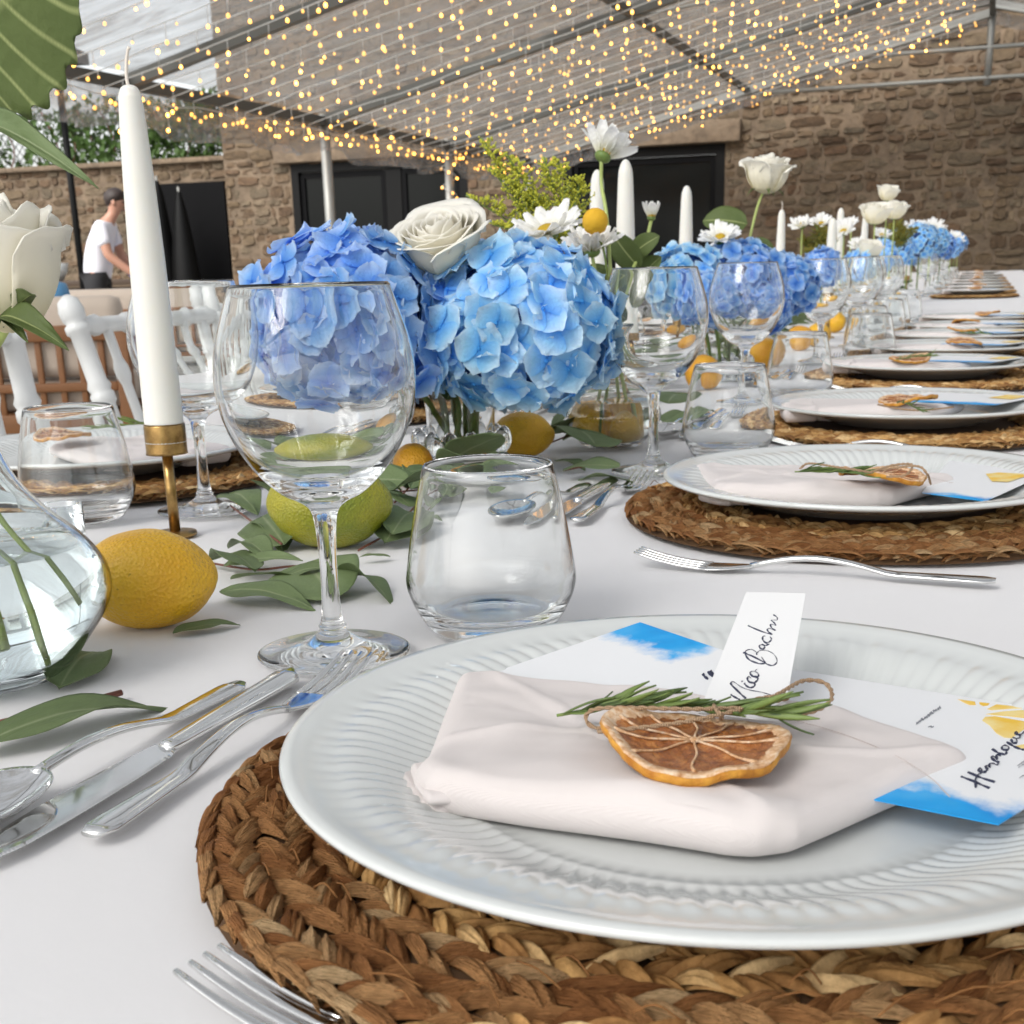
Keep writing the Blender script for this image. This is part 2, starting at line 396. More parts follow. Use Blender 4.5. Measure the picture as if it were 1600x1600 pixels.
a2 = nd(m, 'ShaderNodeMixShader'); lk(m, tr.outputs[0], a2.inputs[1]); lk(m, a3.outputs[0], a2.inputs[2])
lk(m, ramp(m, n, [(.33, (.34, .34, .34)), (.50, (.54, .54, .54)), (.68, (.9, .9, .9))]), a2.inputs[0]); lk(m, a2.outputs[0], out.inputs[0])
# ================================================================ THE SETTING
mb = MB(); mb.add([(-120, -60, 0), (120, -60, 0), (120, 160, 0), (-120, 160, 0)], [(0, 1, 2, 3)])
tag(mb.build('ground', M['ground'], smooth=False), kind='structure')
# paving slabs on the terrace, laid on the ground
pav = thing('terrace_paving', None, None); pav['kind'] = 'structure'
slab = MB(); box(slab, (0, 0, .015), (1.16, 1.16, .03), bev=.006); slab_me = slab.mesh('paving_slab', M['paving'])
for i in range(-11, 2):
    for j in range(0, 17):
        o = link('paving_slab', slab_me, pav, (i * 1.2 + .3, j * 1.2 + .5, rnd.uniform(0, .003)))

# stones: a few rough blocks shared by all
def rough_block(seed, L, H, D):
    bm = bmesh.new(); bmesh.ops.create_cube(bm, size=1)
    bmesh.ops.bevel(bm, geom=[e for e in bm.edges if abs((e.verts[0].co - e.verts[1].co).y) > .5], offset=.16, segments=1, affect='EDGES')
    bmesh.ops.subdivide_edges(bm, edges=[e for e in bm.edges if abs((e.verts[0].co - e.verts[1].co).y) < .1 and e.calc_length() > .4], cuts=1, use_grid_fill=True)
    r_ = random.Random(seed)
    for v in bm.verts:
        k = .90 if v.co.y < 0 else 1
        v.co = Vector((v.co.x * k + r_.uniform(-.05, .05), v.co.y + r_.uniform(-.12, .12), v.co.z * k + r_.uniform(-.07, .07)))
    me = bpy.data.meshes.new('stone'); bm.to_mesh(me); bm.free(); me.materials.append(M['stone'])
    me.polygons.foreach_set('use_smooth', [False] * len(me.polygons)); return me
BLK = [rough_block(i, 1, 1, 1) for i in range(9)]
m = M['stone_far'] = mat('rubble_stone_far', (.2, .15, .1), .85)
at = nd(m, 'ShaderNodeAttribute'); at.attribute_name = 'grad'
c = ramp(m, at.outputs['Fac'], [(0, (.085, .05, .026)), (.3, (.11, .072, .04)), (.55, (.145, .101, .058)), (.8, (.115, .088, .056)), (1, (.165, .12, .074))])
setc(m, mixc(m, 1, c, ramp(m, noi(m, coords(m), 7, 6, .65), [(.25, (.55, .52, .5)), (.5, (1, 1, 1)), (.75, (1.3, 1.28, 1.25))]), 'MULTIPLY'))

def courses(x0, x1, z0, z1, holes, seed, hmin=.09, hmax=.24, lmin=.16, lmax=.58):
    r_ = random.Random(seed); out = []; z = z0
    while z < z1:
        h = r_.uniform(hmin, hmax); x = x0 + r_.uniform(-.2, 0)
        while x < x1:
            l = r_.uniform(lmin, lmax) * (.7 if h < .18 else 1); cx, cz = x + l / 2, z + h / 2
            a, b = max(x, x0), min(x + l, x1)
            if b - a > .06:
                cut = False
                for hx0, hx1, hz0, hz1 in holes:
                    if cz > hz0 and cz < hz1 and b > hx0 and a < hx1:
                        if a < hx0 and hx0 - a > .1: b = hx0
                        elif b > hx1 and b - hx1 > .1: a = hx1
                        else: cut = True
                if not cut:
                    if h > .22 and r_.random() < .35:
                        out.append(((a + b) / 2, z + h * .27, b - a, h * .5)); out.append(((a + b) / 2, z + h * .77, b - a, h * .46))
                    else: out.append(((a + b) / 2, cz + r_.uniform(-.012, .012), b - a, h * r_.uniform(.86, 1.05)))
            x += l
        z += h
    return out
def stone_face(parent, y, lst, budget, th=.16, joint=.03, proud=-.058):
    r_ = random.Random(3)
    def size(s):
        q = topx((s[0], y, s[1])); vis = -40 < q[0] < 1640 and -20 < q[1] < 440
        q2 = q[0] > 1130 or q[1] > 230
        return (vis and q2, s[2] * s[3])
    lst = sorted(lst, key=size, reverse=True); far = MB()
    for i, (cx, cz, l, h) in enumerate(lst):
        q = topx((cx, y, cz)); vis = -40 < q[0] < 1640 and -20 < q[1] < 440
        Mx = Matrix.Translation((cx, y - proud + r_.uniform(-.018, .018), cz)) @ Matrix.Rotation(r_.uniform(-.03, .03), 4, 'Y') @ Matrix.Diagonal((l - joint, th, h - joint * .8, 1))
        me = r_.choice(BLK)
        if i < budget and vis: link('stone', me, parent, M=Mx)
        else:
            a = r_.random(); far.add([v.co for v in me.vertices], [tuple(p.vertices) for p in me.polygons], Mx, [a] * len(me.vertices))
    if far.V:
        tag(far.build('stones', M['stone_far'], parent, smooth=False, attr=True), kind='stuff')

WY = 21.5
# the stone house that closes the terrace
house = thing('stone_house', 'long rubble stone house with two wide dark glazed openings behind the tent', 'house', (0, 0, 0))
holesA = (-11.45, -8.2, -1, 2.66); holesB = (-6.55, -3.95, -1, 2.62)
mb = MB(); mort = [(-12.75, -11.45, 0, 8.2), (-11.45, -8.2, 2.66, 8.2), (-8.2, -6.55, 0, 8.2), (-6.55, -3.95, 2.62, 8.2), (-3.95, 9, 0, 8.2)]
for a, b, c_, d in mort: box(mb, ((a + b) / 2, WY + .25, (c_ + d) / 2), (b - a, .5, d - c_))
box(mb, (-12.5, WY + 3.5, 4.1), (.5, 6, 8.2)); mb.build('wall', M['mortar'], house, smooth=False)
ls = courses(-12.75, 5, .0, 8.1, [holesA, holesB], 11)
# long lintel stones
stone_face(house, WY, ls, 300)
mb = MB(); box(mb, (-9.83, WY - .06, 2.82), (3.7, .22, .30), bev=.02); box(mb, (-5.25, WY - .06, 2.79), (3.1, .22, .32), bev=.02)
mb.build('lintel', M['mortar'], house)
mb = MB(); mb.add([(-13.2, WY - .5, 8.2), (9.4, WY - .5, 8.2), (9.4, WY + 3.6, 10), (-13.2, WY + 3.6, 10)], [(0, 1, 2, 3)]); box(mb, (-1.9, WY - .5, 8.15), (22.6, .12, .12)); mb.build('roof', mat('roof_slate', (.10, .085, .075), .8), house, smooth=False)
def opening(x0, x1, z1, muls):
    fr = MB(); cx = (x0 + x1) / 2; y = WY + .06
    box(fr, (cx, y, z1 - .07), (x1 - x0, .14, .14)); box(fr, (x0 + .07, y, z1 / 2 - .07), (.14, .14, z1 - .14)); box(fr, (x1 - .07, y, z1 / 2 - .07), (.14, .14, z1 - .14))
    for mx, mw in muls: box(fr, (mx, y + .02, z1 / 2 - .07), (mw, .10, z1 - .14))
    wdw = fr.build('window', M['black_frame'], house, smooth=False)
    xs = [x0 + .14] + [mx for mx, _ in muls] + [x1 - .14]
    for i in range(len(xs) - 1):
        a = xs[i] + (0 if i == 0 else muls[i - 1][1] / 2); b_ = xs[i + 1] - (muls[i][1] / 2 if i < len(muls) else 0)
        p = MB(); box(p, ((a + b_) / 2, y + .03, z1 / 2 - .07), (b_ - a, .02, z1 - .15)); p.build('pane', M['dark_pane'], wdw, smooth=False)
        s = MB()
        for q in (a + .05, b_ - .05): box(s, (q, y + .02, z1 / 2 - .08), (.08, .075, z1 - .20))
        box(s, ((a + b_) / 2, y + .02, z1 - .20), (b_ - a - .18, .07, .08)); s.build('sash', M['black'], wdw, smooth=False)
opening(-11.45, -8.2, 2.66, [(-9.55, .28)]); opening(-6.55, -3.95, 2.62, [])

# low yard wall left of the house with vines above
yw = thing('yard_wall', 'low rubble stone yard wall below the climbing vines', 'wall', (0, 0, 0))
mb = MB(); box(mb, (-17.9, WY + .95, 1.42), (10.2, .4, 2.84)); mb.build('wall_core', M['mortar'], yw, smooth=False)
lw = courses(-23, -12.85, 0, 2.82, [(-14.9, -13.2, -1, 2.5)], 5, .12, .26, .2, .6); stone_face(yw, WY + .75, lw, 230)
mb = MB(); box(mb, (-17.9, WY + .93, 2.88), (10.3, .6, .09), bev=.02); mb.build('coping', M['mortar'], yw)
# dark recess with folded black parasols
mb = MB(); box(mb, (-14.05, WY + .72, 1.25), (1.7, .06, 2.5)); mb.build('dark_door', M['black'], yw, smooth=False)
for i, (x, h, rr) in enumerate([(-14.55, 2.15, .17), (-14.05, 2.5, .20), (-13.62, 2.3, .19)]):
    p = thing('folded_parasol', ['shorter folded black parasol by the yard wall', 'tallest folded black parasol between the two others', 'folded black parasol closest to the house corner'][i], 'parasol', (x, WY - .15, 0), group='folded parasols by the yard wall')
    f_ = MB(); lathe(f_, smoothprof([(.03, .5), (rr * 1.1, .55), (rr * 1.15, .9), (rr * .85, 1.5), (rr * .5, h - .3), (.03, h)], 3), 14, fn=lambda r, z, a: (r * (1 + .14 * math.cos(7 * a)), z)); f_.build('canopy', M['black_frame'], p)
    q = MB(); tube(q, [(0, 0, .03), (0, 0, h + .08)], .022, 8); q.build('pole', M['alu'], p)
    q = MB(); box(q, (0, 0, .06), (.45, .45, .08), bev=.01); q.build('base', M['black'], p)
# vines on their trellis
lf = MB(); lf.add([(0, 0, 0), (.5, .32, .06), (1, 0, 0), (.5, -.32, .06)], [(0, 1, 2), (0, 2, 3)])
for i, (x0, x1, dens, hh) in enumerate([(-19.6, -17.9, 380, .95), (-17.7, -16.1, 600, 1.0), (-16.0, -14.5, 850, 1.05), (-14.4, -12.8, 1150, 1.0)]):
    t = thing('climbing_vine', ['thin climbing vine with wide gaps at the outer end of the yard wall', 'climbing vine over the bare lattice next to the thin one', 'dense climbing vine above the yard wall behind the tall candle', 'densest climbing vine touching the house corner'][i], 'vine', (0, 0, 0), group='vines above the yard wall')
    r_ = random.Random(40 + i); q = MB()
    cl = [(r_.uniform(x0, x1), r_.uniform(2.95, 2.95 + hh) , r_.uniform(.12, .32)) for _ in range(15)]
    for _ in range(dens):
        if r_.random() < .75: cx, cz, cr_ = r_.choice(cl); x, z = r_.gauss(cx, cr_), r_.gauss(cz, cr_ * .8)
        else: x, z = r_.uniform(x0, x1), r_.uniform(2.85, 2.9 + hh * r_.random())
        if z < 2.84 or z > 3.05 + hh or x > -12.78: continue
        s = r_.uniform(.10, .20)
        q.add(lf.V, lf.F, Matrix.Translation((x, WY + 1 + r_.uniform(-.25, .25), z)) @ Matrix.Rotation(r_.uniform(0, 6.3), 4, 'Z') @ Matrix.Rotation(r_.uniform(-1.6, 1.6), 4, 'Y') @ Matrix.Rotation(r_.uniform(-1, 1), 4, 'X') @ Matrix.Scale(s, 4), [.5] * 4)
    tag(q.build('foliage', M['hedge_leaf'], t, smooth=False, attr=True), kind='stuff')
    s = MB()
    for k in range(4):
        x = x0 + (x1 - x0) * (k + .5) / 4; tube(s, cr([(x, WY + 1, 2.8), (x + .15, WY + 1.05, 3.3), (x - .1, WY + 1, 3.9)], 4), .014, 5)
    s.build('stem', M['twig_brown'], t)
tr_ = thing('trellis', 'thin crossed lattice carrying the vines on the yard wall', 'trellis', (0, WY + 1.05, 2.9))
s = MB(); r2 = MB()
for k in range(46):
    x = -20 + k * .155; tube(s, [(x, 0, 0), (x + .9, 0, 1.0)], .008, 4); tube(r2, [(x + .9, .012, 0), (x, .012, 1.0)], .008, 4)
s.build('lattice', M['alu_dark'], tr_); r2.build('lattice', M['alu_dark'], tr_)

# ---------------------------------------------------------------- the clear marquee
EX, EZ, SL, RX = -6.8, 2.5, .235, -.2
def rz_(x): return EZ + SL * (x - EX) if x <= RX else EZ + SL * (RX - EX) - SL * (x - RX)
tent = thing('clear_marquee', 'clear roofed marquee on aluminium frames over the long table', 'marquee', (0, 0, 0))
RY = [-7.7, -4.15, -.6, 2.9, 6.5, 10.05, 13.6, 17.15, 20.5]  # first two bays, unseen behind the camera, added to even the table light
RZT = rz_(RX); EX2 = 2 * RX - EX
for i, y in enumerate(RY):
    mb = MB()
    for a, b in (((EX, EZ), (RX, RZT)), ((EX2, EZ), (RX, RZT))):
        L = math.hypot(b[0] - a[0], b[1] - a[1]); ang = math.atan2(b[1] - a[1], b[0] - a[0])
        box(mb, (L / 2, 0, -.05), (L, .09 if i < 8 else .12, .10), Matrix.Translation((a[0], y, a[1])) @ Matrix.Rotation(-ang, 4, 'Y'))
    mb.build('rafter', M['alu_dark'] if i < 8 else M['alu'], tent, smooth=False)
    for x in (EX, EX2):
        p = MB(); tube(p, [(x, y, .0), (x, y, EZ + .01)], .055 if i < 8 else .06, 14); p.build('pole', M['alu'], tent)
for x, r_ in ((EX, .05), (-3.45, .04), (RX, .045), (3.05, .04), (EX2, .05)):
    mb = MB(); box(mb, (x, 6.4, rz_(x) - .06), (r_ * 1.6, 28.2, r_ * 1.8)); mb.build('purlin', M['alu_dark'], tent, smooth=False)
mb = MB(); tube(mb, [(RX, 20.5, 3.1), (RX, 20.5, RZT - .02)], .05, 12); mb.build('king_post', M['alu'], tent)
for z in (3.19, 3.57):
    d = (z - EZ) / SL; mb = MB(); tube(mb, [(EX + d, 20.48, z), (EX2 - d, 20.48, z)], .03, 10); mb.build('tie_bar', M['alu'], tent)
for y0 in (13.6, 17.15):                                   # wind braces under the roof film
    mb = MB(); tube(mb, [(-3.45, y0, rz_(-3.45) - .1), (RX, y0 + 2.4, RZT - .1)], .014, 6); mb.build('brace', M['alu'], tent)
# film panels, one to each bay and slope, sagging a little between the rafters
for i in range(8):
    for side in (0, 1):
        nx, ny = 26, 14; V = []; F = []
        for a in range(nx + 1):
            for b in range(ny + 1):
                u, v = a / nx, b / ny; x = EX + (RX - EX) * u if side == 0 else EX2 + (RX - EX2) * u
                y = RY[i] + (RY[i + 1] - RY[i]) * v
                z = rz_(x) + .02 - .06 * math.sin(math.pi * v) * math.sin(math.pi * u) + .018 * noise.noise((x * .8, y * 3.5, 2))
                V.append((x, y, z))
        for a in range(nx):
            for b in range(ny): k = a * (ny + 1) + b; F.append((k, k + 1, k + ny + 2, k + ny + 1))
        mb = MB(); mb.add(V, F); mb.build('roof_film', M['film'], tent)
# valance and gathered side film hanging from the eave
def hang(path, drop, seed, amp=.05):
    n = len(path) - 1; V = []; F = []; m_ = 7
    for i, (x, y, z) in enumerate(path):
        for j in range(m_ + 1):
            t = j / m_; dd = drop(i / n)
            V.append((x + amp * t * noise.noise((i * .35, t * 2, seed)) * 3, y + amp * noise.noise((i * .3, t, seed + 9)), z - dd * t + .02 * noise.noise((i * .5, t * 3, seed))))
    for i in range(n):
        for j in range(m_): k = i * (m_ + 1) + j; F.append((k, k + 1, k + m_ + 2, k + m_ + 1))
    mb = MB(); mb.add(V, F); return mb
m = M['film_fold'] = bpy.data.materials.new('folded_tent_film'); m.use_nodes = True; m.node_tree.nodes.clear()
out = nd(m, 'ShaderNodeOutputMaterial'); tr = nd(m, 'ShaderNodeBsdfTransparent'); tr.inputs[0].default_value = (.8, .8, .8, 1)
d1 = nd(m, 'ShaderNodeBsdfDiffuse'); d1.inputs[0].default_value = (.42, .41, .40, 1); g1 = nd(m, 'ShaderNodeBsdfGlossy'); g1.inputs['Roughness'].default_value = .25; g1.inputs[0].default_value = (.6, .6, .6, 1)
x1 = nd(m, 'ShaderNodeMixShader'); x1.inputs[0].default_value = .4; lk(m, d1.outputs[0], x1.inputs[1]); lk(m, g1.outputs[0], x1.inputs[2])
n = noi(m, coords(m, 'Object', (4, 1.2, 2.5)), 1.5, 6, .65, 1); bb = nd(m, 'ShaderNodeBump'); bb.inputs['Distance'].default_value = .2; lk(m, n, bb.inputs['Height']); lk(m, bb.outputs[0], g1.inputs['Normal'])
x2 = nd(m, 'ShaderNodeMixShader'); lk(m, tr.outputs[0], x2.inputs[1]); lk(m, x1.outputs[0], x2.inputs[2]); lk(m, ramp(m, n, [(.3, (.25, .25, .25)), (.7, (.8, .8, .8))]), x2.inputs[0]); lk(m, x2.outputs[0], out.inputs[0])
for i in range(4, 8):
    y0, y1 = RY[i], RY[i + 1]
    mb = hang([(EX - .02, y0 + (y1 - y0) * k / 26, EZ - .06) for k in range(27)], lambda t: .26 + .13 * math.sin(math.pi * t) + .05 * math.sin(9 * t), i * 3.1, .08)
    mb.build('valance', M['film_fold'], tent)
mb = hang([(EX + (RX - EX) * k / 60, 20.62, rz_(EX + (RX - EX) * k / 60) - .02) for k in range(61)], lambda t: .30 - .14 * t, 77, .05); mb.build('valance', M['film_fold'], tent)
mb = hang([(RX + (EX2 - RX) * k / 60, 20.62, rz_(RX + (EX2 - RX) * k / 60) - .02) for k in range(61)], lambda t: .16 + .1 * t, 78, .05); mb.build('valance', M['film_fold'], tent)
# a dark awning beyond the tent
aw = thing('dark_awning', 'flat black awning beyond the tent corner above the yard', 'awning', (-11.2, 13.6, 0))
mb = MB(); box(mb, (0, 0, 3.42), (2.1, 1.6, .13), Matrix.Rotation(.3, 4, 'Z')); mb.build('awning_slab', M['black'], aw, smooth=False)
for dx in (-.9, .9): p = MB(); tube(p, [(dx, .3 * dx, 0), (dx, .3 * dx, 3.4)], .04, 8); p.build('post', M['black_frame'], aw)

# ---------------------------------------------------------------- string lights
bl = MB(); lathe(bl, smoothprof([(0, -.018), (.0095, -.013), (.0128, -.003), (.0095, .009), (.005, .013), (0, .015)], 2), 10); bulb_me = bl.mesh('bulb', M['bulb'])
ys = []; y = 8.3
while y < 20.4: ys.append(y); y += .43
r_ = random.Random(12)
ordn = ['first', 'second', 'third', 'fourth', 'fifth', 'sixth', 'seventh', 'eighth', 'ninth', 'tenth', 'eleventh', 'twelfth', 'thirteenth', 'fourteenth', 'fifteenth', 'sixteenth', 'seventeenth', 'eighteenth', 'nineteenth', 'twentieth', 'twenty-first', 'twenty-second', 'twenty-third', 'twenty-fourth', 'twenty-fifth', 'twenty-sixth', 'twenty-seventh', 'twenty-eighth', 'twenty-ninth', 'thirtieth']
for i, y in enumerate(reversed(ys)):
    t = thing('string_light', '%s string of warm fairy lights under the clear roof counted from the stone house' % ordn[i], 'string light', (0, y, 0), group='strings of fairy lights across the roof')
    pts = []; x = EX + .1
    while x < RX - .1: pts.append((x, .02 * r_.uniform(-1, 1), rz_(x) - .15 - .03 * r_.random())); x += .35
    c_ = MB(); tube(c_, pts, .0045, 5); x = EX + .1; P0 = cr(pts, 4)
    drops = []
    while x < RX - .15:
        k = min(range(len(P0)), key=lambda q: abs(P0[q].x - x)); p = P0[k]
        d = r_.choice([.02, .03, .04, .06, .09, .16]) * r_.uniform(.7, 1.3)
        if x < EX + .45: d *= 1.3
        drops.append((p, d)); x += r_.uniform(.10, .27)
    for p, d in drops: tube(c_, [p, p - Vector((0, 0, d))], .003, 4)
    c_.build('cable', M['cable'], t)
    for p, d in drops:
        link('bulb', bulb_me, t, p - Vector((r_.uniform(-.01, .01), 0, d))).scale = (r_.uniform(.5, 1.1),) * 3
        if d > .15: link('bulb', bulb_me, t, p - Vector((0, 0, d - .12)))
        if d > .33: link('bulb', bulb_me, t, p - Vector((0, 0, d - .24)))
# one string along the eave, two down the poles
t = thing('string_light', 'long string of fairy lights running along the eave of the marquee', 'string light', (EX + .06, 0, 0), group='strings of fairy lights across the roof')
pts = [(0, 8 + k * .3, EZ - .14 - .05 * abs(math.sin(k * .9))) for k in range(42)]; c_ = MB(); tube(c_, pts, .005, 5); c_.build('cable', M['cable'], t)
for p in pts[:-1]:
    for q in range(2): link('bulb', bulb_me, t, (p[0] + r_.uniform(-.03, .03), p[1] + q * .15 + r_.uniform(-.05, .05), p[2] - r_.uniform(.02, .12)))
for i, (x, y, zb, nb) in enumerate([(EX, 17.15, 1.0, 24), (EX, 10.05, 1.0, 13)]):
    t = thing('string_light', ['string of fairy lights wrapped round the pole in front of the wide window', 'string of fairy lights hanging down the pole behind the tall candle'][i], 'string light', (x, y, 0), group='fairy lights on the poles')
    c_ = MB(); P_ = []
    for k in range(nb * 4): a = k * .42; P_.append((.09 * math.cos(a), .09 * math.sin(a), EZ - .2 - (EZ - zb) * k / (nb * 4)))
    tube(c_, P_, .005, 5); c_.build('cable', M['cable'], t)
    for k in range(0, nb * 4, 4): p = P_[k]; link('bulb', bulb_me, t, (p[0] * 1.15, p[1] * 1.15, p[2] + r_.uniform(-.02, .02)))

# ---------------------------------------------------------------- furniture beyond the table
def chiavari(label, x, y, lean, rz=0):
    t = thing('chiavari_chair', label, 'chair', (x, y, 0), rz, 'white chiavari chairs opposite')
    W, H, sz = .45, .915, .47
    def post(yy):
        pts = [(.02, yy, 0), (0, yy, sz)]; f = lambda z: -(z - sz) * math.tan(lean)
        P_ = [Vector((.03, yy, 0)), Vector((0, yy, sz))]; rr = [.017, .020]; z = sz
        seq = [(.50, .0195), (.60, .0195), (.605, .0245), (.618, .0245), (.622, .020), (.632, .0245), (.645, .0235), (.65, .0195), (.75, .0195), (.755, .0245), (.768, .0245), (.772, .020), (.78, .0245), (.79, .0195), (.862, .0195), (.866, .025), (.876, .025), (.88, .019), (.886, .024), (.90, .026), (.915, .021), (.924, .006)]
        for z, r in seq: P_.append(Vector((f(z), yy, z))); rr.append(r)
        mb = MB(); tube(mb, P_, [q * .82 for q in rr], 14); return mb
    for yy in (-W / 2, W / 2): post(yy).build('back_post', M['white_paint'], t)
    f = lambda z: -(z - sz) * math.tan(lean)
    for z, r in ((.875, .0135), (.64, .012), (.54, .012)):
        P_ = []; rr = []
        for k in range(31):
            u = k / 30; P_.append((f(z), -W / 2 + W * u, z)); rr.append(r * (1.35 if k % 6 == 3 else 1.0))
        mb = MB(); tube(mb, P_, rr, 10); mb.build('rail', M['white_paint'], t)
    for k in range(1, 6):
        yy = -W / 2 + W * k / 6; P_ = []; rr = []
        for q in range(25):
            u = q / 24; z = .54 + (.875 - .54) * u; P_.append((f(z), yy, z)); rr.append(.0085 * (1.5 if q in (5, 6, 12, 18, 19) else 1))
        mb = MB(); tube(mb, P_, rr, 8); mb.build('spindle', M['white_paint'], t)
    mb = MB(); box(mb, (.22, 0, sz - .01), (.43, .43, .03), bev=.012); mb.build('seat', M['white_paint'], t)
    mb = MB(); box(mb, (.22, 0, sz + .025), (.40, .40, .035), bev=.015); mb.build('cushion', M['napkin'], t)
    for yy in (-.2, .2): mb = MB(); tube(mb, [(.42, yy, 0), (.41, yy, sz - .02)], [.014, .019], 10); mb.build('leg', M['white_paint'], t)
    for z in (.15, .28):
        for yy in (-.2, .2): mb = MB(); tube(mb, [(.03, yy, z), (.41, yy, z)], .01, 8); mb.build('stretcher', M['white_paint'], t)
    return t
chiavari('white chiavari chair whose back leans between the tall candle and the rose', -1.26, 2.06, R(17))
chiavari('white chiavari chair with one post below the big white rose', -1.255, 1.365, R(7), .03)
for i, y in enumerate((2.72, 3.4, 4.1)):
    chiavari(['white chiavari chair behind the rim of the second row of glasses', 'white chiavari chair hidden behind the near blue hydrangeas', 'white chiavari chair farthest down the opposite side'][i], -1.5, y, R(9), rnd.uniform(-.05, .05))

def armchair(label, p, rz, blue, W=.95):
    t = thing('garden_armchair', label, 'armchair', p, rz, 'teak garden armchairs behind the table')
    def B(n, c, s, mt=M['teak'], bev=.006): mb = MB(); box(mb, c, s, bev=bev); return mb.build(n, mt, t)
    for sx in (-1, 1): B('leg', (sx * W / 2, 0, .36), (.065, .065, .72)); B('leg', (sx * W / 2, .72, .3), (.065, .065, .60)); B('arm', (sx * W / 2, .37, .64), (.08, .78, .035)); B('side_rail', (sx * W / 2, .36, .30), (.04, .66, .07))
    B('top_rail', (0, 0, .70), (W, .05, .07)); B('middle_rail', (0, 0, .46), (W - .07, .04, .04)); B('seat_rail', (0, 0, .30), (W - .07, .05, .085)); B('seat_rail', (0, .7, .30), (W - .07, .05, .085))
    for k in range(9): B('slat', ((k - 4) * (W - .1) / 9, .0, .50), (.028, .022, .36), bev=.004)
    for k in range(6): B('seat_slat', (0, .08 + k * .11, .335), (W - .07, .08, .02), bev=.004)
    B('seat_cushion', (0, .36, .42), (W - .1, .66, .14), M['beige'], .05); B('back_cushion', (0, .10, .68), (W - .02, .17, .36), M['beige'], .055)
    if blue: B('throw_pillow', (-.05, .24, .78), (.50, .15, .30), M['blue_cushion'], .06)
    return t
armchair('teak slatted armchair with beige cushions seen from behind', (-4.15, 5.05, 0), R(22), True)
armchair('teak armchair with beige cushion standing behind the slatted one', (-5.35, 7.3, 0), R(18), False, 1.5)

# bench with serving bowls by the yard wall
t = thing('serving_bench', 'dark wooden serving bench below the yard wall', 'bench', (-12.2, 14.6, 0), R(20))
for n, c_, s in [('bench_top', (0, 0, .84), (4.2, .6, .07)), ('front_panel', (0, -.2, .68), (4.0, .05, .22)), ('leg', (-1.9, 0, .4), (.1, .5, .8)), ('leg', (1.9, 0, .4), (.1, .5, .8))]:
    mb = MB(); box(mb, c_, s, bev=.01); mb.build(n, M['dark_wood'], t)
ca, sa = math.cos(R(20)), math.sin(R(20))
for i, (dx, r1, hh) in enumerate([(.1, .16, .20), (.75, .22, .22), (-.9, .13, .2)]):
    b_ = MB(); lathe(b_, [(0, .0), (r1 * .6, 0), (r1 * .9, hh * .5), (r1, hh), (r1 * .94, hh), (r1 * .84, hh * .5), (r1 * .5, .02), (0, .02)], 20)
    o = b_.build('serving_bowl', M['porcelain'], None, loc=(-12.2 + dx * ca, 14.6 + dx * sa, .876)); tag(o, ['small pale bowl in the middle of the serving bench', 'wide pale bowl on the serving bench next to the waiter', 'smallest pale bowl at the far end of the serving bench'][i], 'bowl', 'bowls on the serving bench')
# black tote bag on a cabinet in front of the house
t = thing('black_cabinet', 'low black cabinet in front of the wide window', 'cabinet', (-8.95, 16.9, 0), R(18))
for n, c_, s in [('cabinet_body', (0, 0, .36), (1.1, .5, .7)), ('cabinet_door', (-.27, -.262, .36), (.5, .02, .62)), ('cabinet_door', (.27, -.262, .36), (.5, .02, .62)), ('cabinet_top', (0, 0, .73), (1.16, .56, .04))]:
    mb = MB(); box(mb, c_, s, bev=.008); mb.build(n, M['black_frame'], t)
t = thing('tote_bag', 'black tote bag with two looped handles on the cabinet', 'bag', (-9.0, 16.9, .752), R(18))
mb = MB(); box(mb, (0, 0, .23), (.54, .22, .46), bev=.03); mb.build('bag_body', M['black'], t)
for dx in (-.11, .13): mb = MB(); tube(mb, cr([(dx - .09, -.05, .44), (dx - .07, -.05, .55), (dx, -.05, .59), (dx + .07, -.05, .55), (dx + .09, -.05, .44)], 4), .014, 6); mb.build('handle', M['dark_wood'], t)

# ---------------------------------------------------------------- the waiter
skin = mat('skin', (.42, .22, .15), .5, Subsurface_Weight=.1); shirt = mat('white_shirt', (.74, .74, .80), .85); hair = mat('dark_hair', (.025, .015, .012), .6); trou = mat('black_trousers', (.012, .012, .014), .8)
def skinobj(name, verts, edges, radii, mt, parent, root=0, sub=2):
    me = bpy.data.meshes.new(name); bm = bmesh.new(); lay = bm.verts.layers.skin.verify(); vs = []
    for i, (v, r) in enumerate(zip(verts, radii)):
        x = bm.verts.new(v); x[lay].radius = r if hasattr(r, '__len__') else (r, r); x[lay].use_root = (i == root); vs.append(x)
    for e in edges: bm.edges.new((vs[e[0]], vs[e[1]]))
    bm.to_mesh(me); bm.free(); me.materials.append(mt)
    o = link(name, me, parent); md = o.modifiers.new('skin', 'SKIN'); md.use_smooth_shade = True; ms = o.modifiers.new('sub', 'SUBSURF'); ms.levels = sub; ms.render_levels = sub; return o
per = thing('person', 'person in white t-shirt and black trousers bending over the serving bench', 'person', (-8.00, 11, 0), R(20)); per.scale = (.955, .955, .955)
V = [(0, 0, 1.0), (.03, 0, 1.16), (.09, 0, 1.34), (.17, 0, 1.47), (.22, 0, 1.545), (.245, 0, 1.585), (.275, 0, 1.665), (.27, 0, 1.73)]
Rr = [(.105, .08), (.11, .09), (.15, .11), (.085, .08), (.055, .055), (.06, .06), (.085, .10), (.06, .07)]
E_ = [(i, i + 1) for i in range(7)]
def limb(start, pts, rr):
    k = start
    for p, r in zip(pts, rr): V.append(p); Rr.append(r); E_.append((k, len(V) - 1)); k = len(V) - 1
    return k
